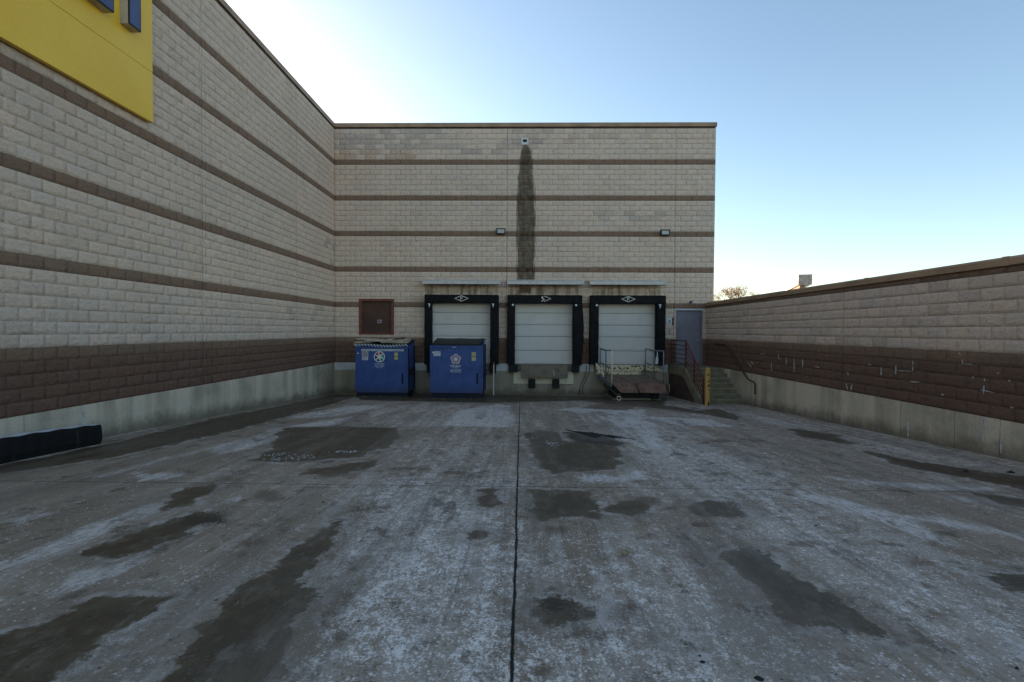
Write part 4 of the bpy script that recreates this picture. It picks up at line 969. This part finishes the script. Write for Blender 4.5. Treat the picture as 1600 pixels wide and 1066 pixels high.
for (xa, xb) in ((3.28, 4.10), (4.115, 5.16)):
    s = (xa-3.28)/1.88*.10
    mb.v += [(xa, YFk-.01, zf-.004), (xb, YFk-.01, zf-.004), (xb-.02+.06*(xb < 4.2), YFk-.42, zf-.27), (xa+(.24 if xa < 3.5 else .08), YFk-.42, zf-.27)]
    n0 = len(mb.v)-4
    mb.v += [(x, yy-.012, z-.018) for x, yy, z in mb.v[n0:n0+4]]
    mb.f += [tuple(n0+i for i in (0, 1, 2, 3)), tuple(n0+i for i in (7, 6, 5, 4))]+[(n0+i, n0+(i+1) % 4, n0+4+(i+1) % 4, n0+4+i) for i in range(4)]; mb.m += [0]*6
P(mb, 'lip_plate', M['lip'], lf)
for xa, xb in ((L0b, L0f), (L1b, L1f)):
    mb = MB()
    s = -1 if xa < 4 else 1
    p = [(xa, 19.85, DK(19.85)+.02), (xb, YFk, zf+.02), (xb, YFk, zf-.13), (xa, 19.85, DK(19.85)-.13)]; n0 = len(mb.v)
    mb.v += [(x+s*.003, a, b) for x, a, b in p]+[(x+s*.035, a, b) for x, a, b in p]
    mb.f += [tuple(n0+i for i in (0, 1, 2, 3)), tuple(n0+i for i in (7, 6, 5, 4))]+[(n0+i, n0+(i+1) % 4, n0+4+(i+1) % 4, n0+4+i) for i in range(4)]; mb.m += [0]*6
    P(mb, 'edge_channel', M['steel_rail'], lf)
mb = MB(); mb.box(L1f+.04, L1f+.07, YFk-.36, YFk+.1, zf-.27, zf+.02); P(mb, 'corner_plate', M['plate'], lf)
def rail(xb_, xf_, yb_, yf_, front_mat):
    r0 = MB(); r0.tube([(xb_, yb_, .64), ((xb_+xf_)/2, (yb_+yf_)/2, .60), (xf_, yf_, .615)], .022, 8); a = P(r0, 'top_rail', M['steel_rail'], lf, smooth=True)
    r0 = MB(); r0.tube([(xb_, yb_, .10), (xf_, yf_, -.02)], .020, 8); P(r0, 'mid_rail', M['steel_rail'], lf, smooth=True)
    for t_, mt in ((0, 'steel_rail'), (.5, 'steel_rail'), (1, front_mat)):
        x, yy = xb_+(xf_-xb_)*t_, yb_+(yf_-yb_)*t_
        r0 = MB(); r0.tube([(x, yy, DK(yy)-.05), (x, yy, .62)], .026, 8); P(r0, 'rail_post', M[mt], lf, smooth=True)
rail(3.10, 3.27, 19.6, YFk+.03, 'cream'); rail(4.86, 5.12, 19.6, YFk+.03, 'steel_rail')
gl = zg(18.2)
for xx in (3.40, 4.75):
    for sgn in (1, -1):
        mb = MB(); off = .07 if sgn > 0 else 0
        A_, B_ = ((19.5, DK(19.5)-.08), (17.95, gl+.12)) if sgn > 0 else ((19.6, zg(19.5)+.1), (18.15, DK(18.15)-.08))
        mb.v = []; d_ = Vector((0, B_[0]-A_[0], B_[1]-A_[1])).normalized(); nn = Vector((0, -d_.z, d_.y))*.055
        for x_ in (xx+off, xx+off+.05):
            for q_ in (A_, B_):
                for s in (-1, 1): mb.v.append((x_, q_[0]+nn.y*s, q_[1]+nn.z*s))
        mb.f = [(0, 1, 3, 2), (4, 6, 7, 5), (0, 2, 6, 4), (1, 5, 7, 3), (0, 4, 5, 1), (2, 3, 7, 6)]; mb.m = [0]*6
        P(mb, 'scissor_arm', M['dark'], lf)
    mb = MB(); mb.tube([(xx+.02, 17.92, zg(17.9)+.12), (xx+.14, 17.92, zg(17.9)+.12)], .10, 14); w_ = P(mb, 'roller', M['plate'] if xx < 4 else M['dark'], lf)
mb = MB()
for xx in (3.28, 4.95): mb.box(xx, xx+.09, 17.85, 19.85, zg(19.8)+.0, zg(17.8)+.05)
mb.box(3.37, 4.95, 17.86, 17.94, zg(17.9), zg(17.9)+.07); mb.box(3.37, 4.95, 19.7, 19.78, zg(19.8), zg(19.8)+.10)
P(mb, 'base_frame', M['plate'], lf)
mb = MB(); mb.box(3.32, 5.0, 18.95, 19.0, zg(19)-.0, -.58); P(mb, 'shade_sheet', M['dark'], lf)  # dark sheet standing in for the black shade under the lift
mb = MB(); mb.box(3.42, 5.13, YFk-.05, YFk-.03, zf-.14, zf-.03); P(mb, 'front_beam', M['dark'], lf)
mb = MB(); mb.prism([(3.05, -.35), (2.9, .05), (2.98, .06), (3.12, -.3)], 1, 19.5, 19.56); mb.tube([(2.98, 19.6, .0), (3.15, 19.5, -.2), (3.2, 19.3, -.5)], .03, 6); P(mb, 'stay', M['cream'], lf)
for q_, r_s in ((((2.98, 17.93, -.56), (3.42, 17.47, -1.0)), .055), (((5.0, 17.9, -.72), (4.62, 17.5, -1.02)), .045)):
    mb = MB(); mb.tube(q_, r_s, 6); P(mb, 'front_leg', M['dark'], lf)
    c_x, c_y, c_z = q_[1]; mb = MB(); mb.tube([(c_x+.07*math.cos(a), c_y-.03, c_z-.02+.065*math.sin(a)) for a in [2*PI*i/12 for i in range(13)]], .018, 6); P(mb, 'foot_ring', M['cream'] if c_x < 4 else M['dark'], lf)
mb = MB(); mb.box(3.45, 4.55, 17.46, 17.49, -1.07, -1.045); P(mb, 'cross_bar', M['plate'], lf)
mb = MB(); mb.box(3.35, 4.95, 17.95, 17.99, -1.12, -.72); P(mb, 'void_sheet', M['dark'], lf)  # dark sheet put in for the black, unlit void below the lip
# white pad hanging on the third door's right pad
mb = MB(); mb.prism([(5.27, .04), (5.37, .03), (5.39, .25), (5.36, .34), (5.37, .42), (5.35, .58), (5.33, .56), (5.33, .4), (5.30, .32), (5.28, .22)], 1, YP-.03, YP-.008)
tag(mb.build('white_rag', M['white']), 'torn white strip hanging on the right black pad behind the lift rail', 'rag')
# orange spot of the first dock's left pad
# ------------------------------------------------------------------ black guard lying along the left wall
gd = MB(); pts = []
ya, yb_ = 3.2, 8.2; ns = 150; nr = 9
for k in range(ns+1):
    yy = ya+(yb_-ya)*k/ns; g = zg(yy); s = k/ns
    top = .27+.075*math.sin(max(0, (s-.25)/.75)*PI*.75)+.006*math.sin(k*.5)
    if s < .6: top -= .04*(.6-s)
    rib = .006*math.sin(k*1.05)
    sec = [(-7.03-rib*.6, g-.01), (-7.0+rib, g+top*.30), (-7.01+rib*1.2, g+top*.8), (-7.02+rib, g+top*.975), (-7.05, g+top), (-7.20, g+top*1.01), (-7.26, g+top*.9), (-7.28, g+top*.5), (-7.29, g-.01)]
    gd.v += [(x, yy, z) for x, z in sec]
for k in range(ns):
    for j in range(nr):
        j2 = (j+1) % nr; a = k*nr; gd.f.append((a+j, a+nr+j, a+nr+j2, a+j2)); gd.m.append(1 if j in (4,) else 0)
gd.f += [tuple(range(nr)), tuple(ns*nr+j for j in range(nr))[::-1]]; gd.m += [0, 0]
tag(gd.build('rubber_guard', [M['black_plastic'], M['frost']]), 'long black ribbed rubber guard lying against the foot of the left wall', 'rubber guard')

# ------------------------------------------------------------------ litter, ice, pebbles
mb = MB(); r_ = random.Random(21)
def leafq(x, yy, s, mbx):
    a = r_.uniform(0, 2*PI); z = zg(yy)+.006+r_.uniform(0, .02); c, s_ = math.cos(a)*s, math.sin(a)*s; t1, t2 = r_.uniform(-.4, .8)*s, r_.uniform(-.4, .8)*s
    mbx.face([(x-c, yy-s_, z), (x+s_*.5, yy-c*.5, z+abs(t1)*.4), (x+c, yy+s_, z+abs(t2)*.5), (x-s_*.5, yy+c*.5, z+.004)])
for k in range(1100):
    x = r_.uniform(XL+.1, 5.8); yy = D-.05-abs(r_.gauss(0, .42))
    if -6.1 < x < -4.1 or -3.2 < x < -1.3:
        yy = min(yy, (17.6 if x > -4 else 18.2)-abs(r_.gauss(0, .12)))
    leafq(x, yy, r_.uniform(.012, .06), mb)
for k in range(150):
    leafq(XL+.05+abs(r_.gauss(0, .15)), r_.uniform(5, 20), r_.uniform(.012, .035), mb)
for k in range(90):
    leafq(XR-.05-abs(r_.gauss(0, .12)), r_.uniform(5, 16), r_.uniform(.012, .03), mb)
for px_, py_, s in ((975,866,.05),(967,870,.035),(982,862,.03),(1170,700,.03)): leafq(*yard_point(px_, py_), s, mb)
tag(mb.build('leaf_litter', M['leaf']), 'dry brown leaves and scraps blown against the feet of the walls', 'leaves', kind='stuff')
mb = MB()
for k in range(420):
    x, yy = r_.uniform(XL+.2, XR-.2), 1.2+abs(r_.gauss(0, 5))
    if yy > 18: continue
    s = r_.uniform(.003, .009)*(2.0 if r_.random() < .04 else 1); z = zg(yy); h = s*r_.uniform(.5, 1)
    p = [(x+s*math.cos(a)*r_.uniform(.6, 1.1), yy+s*math.sin(a)*r_.uniform(.6, 1.1)) for a in (0, 1.25, 2.5, 3.8, 5)]
    n0 = len(mb.v); mb.v += [(a, b, z-.002) for a, b in p]+[(x, yy, z+h)]
    for i in range(5): mb.f.append((n0+i, n0+(i+1) % 5, n0+5)); mb.m.append(0)
for px_, py_, s in ((1098,1035,.022),(1186,1061,.03),(1093,1025,.012),(843,670,.03),(1510,737,.06),(1580,739,.07),(338,938,.016)):
    x, yy = yard_point(px_, py_); z = zg(yy)
    p = [(x+s*math.cos(a)*r_.uniform(.6, 1.1), yy+s*math.sin(a)*r_.uniform(.5, 1)) for a in (0, 1.25, 2.5, 3.8, 5)]
    n0 = len(mb.v); mb.v += [(a, b, z-.002) for a, b in p]+[(x, yy, z+s*.5)]
    for i in range(5): mb.f.append((n0+i, n0+(i+1) % 5, n0+5)); mb.m.append(0)
tag(mb.build('grit', M['rubber']), 'small dark stones and bits scattered over the pavement', 'grit', kind='stuff')
mb = MB()                                    # shredded tread strips with frost between them
for k in range(22):
    t = k/21; x = .92+.95*t+r_.uniform(-.02, .02); yy = 10.25-.75*t+r_.uniform(-.12, .06); L = r_.uniform(.45, 1.0)*(1-.6*t); a = r_.uniform(-1.25, -.85)
    w = r_.uniform(.012, .028); q0 = Vector((x, yy, 0)); d_ = Vector((math.cos(a), math.sin(a), 0)); nn = Vector((-d_.y, d_.x, 0))*w; nseg = 4; n0 = len(mb.v)
    for i in range(nseg+1):
        c_ = q0+d_*L*i/nseg+nn*r_.uniform(-.6, .6); ww = nn*(1-.6*abs(i/nseg-.4))
        for q_ in (c_-ww, c_+ww): mb.v += [(q_.x, q_.y, zg(q_.y)-.002), (q_.x, q_.y, zg(q_.y)+.009)]
    for i in range(nseg):
        b_ = n0+i*4
        for f in ((b_, b_+1, b_+5, b_+4), (b_+1, b_+3, b_+7, b_+5), (b_+3, b_+2, b_+6, b_+7)): mb.f.append(f); mb.m.append(0)
tag(mb.build('rubber_shreds', M['rubber']), 'black shredded rubber strips lying on the dark patch right of the centre joint', 'rubber scraps', kind='stuff')
mb = MB()                                    # crusted ice ridge on the left damp patch
for (px0, py0, px1, py1, n_, w) in ((418,716,498,713,45,.12), (415,712,455,708,20,.08), (525,706,556,706,40,.05), (855,690,868,697,30,.06), (905,742,960,750,30,.10)):
    a, b = yard_point(px0, py0), yard_point(px1, py1)
    for k in range(n_):
        t = r_.random(); x = a[0]+(b[0]-a[0])*t+r_.gauss(0, .04); yy = a[1]+(b[1]-a[1])*t+r_.gauss(0, w); s = r_.uniform(.006, .022); h = r_.uniform(.002, .006); z = zg(yy)
        n0 = len(mb.v); m_ = 7; mb.v += [(x+s*math.cos(2*PI*i/m_)*r_.uniform(.6, 1.3), yy+s*math.sin(2*PI*i/m_)*r_.uniform(.6, 1.3), z-.003) for i in range(m_)]
        mb.v += [(x+s*.5*math.cos(2*PI*i/m_)*r_.uniform(.6, 1.2), yy+s*.5*math.sin(2*PI*i/m_), z+h*r_.uniform(.7, 1)) for i in range(m_)]
        for i in range(m_): mb.f.append((n0+i, n0+(i+1) % m_, n0+m_+(i+1) % m_, n0+m_+i)); mb.m.append(0)
        mb.f.append(tuple(n0+m_+i for i in range(m_))); mb.m.append(0)
tag(mb.build('ice_crust', M['frost']), 'broken white ice crust on the dark damp patches of the yard', 'ice', kind='stuff')

# ------------------------------------------------------------------ beyond the right wall
cb = thing('box_cabinet', (34, 62, zg(30)), 'white box-shaped pylon cabinet on posts rising beyond the right wall', 'pylon cabinet')
u_ = Vector((.35, .94, 0)).normalized(); v_ = Vector((.94, -.35, 0)).normalized(); c0 = Vector((32.8, 60, 0))
def obox(mb, a0, a1, b0, b1, z0, z1):
    p = [c0+u_*a+v_*b for a, b in ((a0, b0), (a1, b0), (a1, b1), (a0, b1))]; n0 = len(mb.v)
    mb.v += [(q.x, q.y, z0) for q in p]+[(q.x, q.y, z1) for q in p]
    for f in ((3,2,1,0), (4,5,6,7), (0,1,5,4), (1,2,6,5), (2,3,7,6), (3,0,4,7)): mb.f.append(tuple(n0+i for i in f)); mb.m.append(0)
mb = MB(); obox(mb, .06, 11, 0, 1.45, 6.95, 8.15); P(mb, 'cabinet', M['cabinet'], cb, bevel=.03)
mb = MB(); obox(mb, 0, .058, .01, 1.44, 6.96, 8.14); P(mb, 'shaded_end', M['end_shade'], cb)
for a in (1.5, 4.4, 7.5):
    mb = MB(); obox(mb, a, a+.35, .3, .7, -1.3, 6.96); P(mb, 'post', M['coping'], cb)
mb = MB(); obox(mb, .5, 8.6, .25, .8, 6.6, 6.9); P(mb, 'crossbeam', M['coping'], cb)

# bare autumn tree
tr = thing('bare_tree', (29.5, 71, -1.3), 'bare brown-twigged tree showing above the right wall beside the building corner', 'tree')
r_ = random.Random(17); tips = []; tm = MB(); bm_ = MB()
def grow(p, d, L, rad, lev, mbx):
    n_ = 3; pts = [p]; q = p.copy(); dd = d.copy()
    for k in range(n_):
        dd = (dd+Vector((r_.gauss(0, .13), r_.gauss(0, .13), r_.gauss(.03, .08)))).normalized(); q = q+dd*L/n_; pts.append(q.copy())
    mbx.tube(pts, rad, 6 if lev < 2 else 3, r2=rad*.6)
    if lev >= 6: tips.extend(pts[1:]); return
    for k in range(3 if lev < 5 else 2):
        a = dd.orthogonal().normalized(); a.rotate(Matrix.Rotation(r_.uniform(0, 2*PI), 3, dd))
        nd = (dd*r_.uniform(.75, 1.1)+a*r_.uniform(.5, .85)).normalized()
        grow(pts[-1] if k < 2 else pts[-2], nd, L*r_.uniform(.62, .8), rad*.55, lev+1, bm_)
grow(Vector((29.5, 71, -1.35)), Vector((0, 0, 1)), 3.3, .26, 0, tm)
P(tm, 'trunk', M['bark'], tr); P(bm_, 'branches', M['bark'], tr)
lv = MB()
for p in tips:
    for k in range(5):
        c = p+Vector((r_.gauss(0, .12), r_.gauss(0, .12), r_.gauss(0, .12))); s = r_.uniform(.035, .07)
        a, b = Vector((r_.gauss(0, 1), r_.gauss(0, 1), r_.gauss(0, 1))).normalized()*s, Vector((r_.gauss(0, 1), r_.gauss(0, 1), r_.gauss(0, 1))).normalized()*s
        lv.face([c-a, c+b, c+a, c-b])
P(lv, 'crown', M['dryfoliage'], tr)
print('tree tips', len(tips), 'top', max(p.z for p in tips), 'x', min(p.x for p in tips), max(p.x for p in tips))
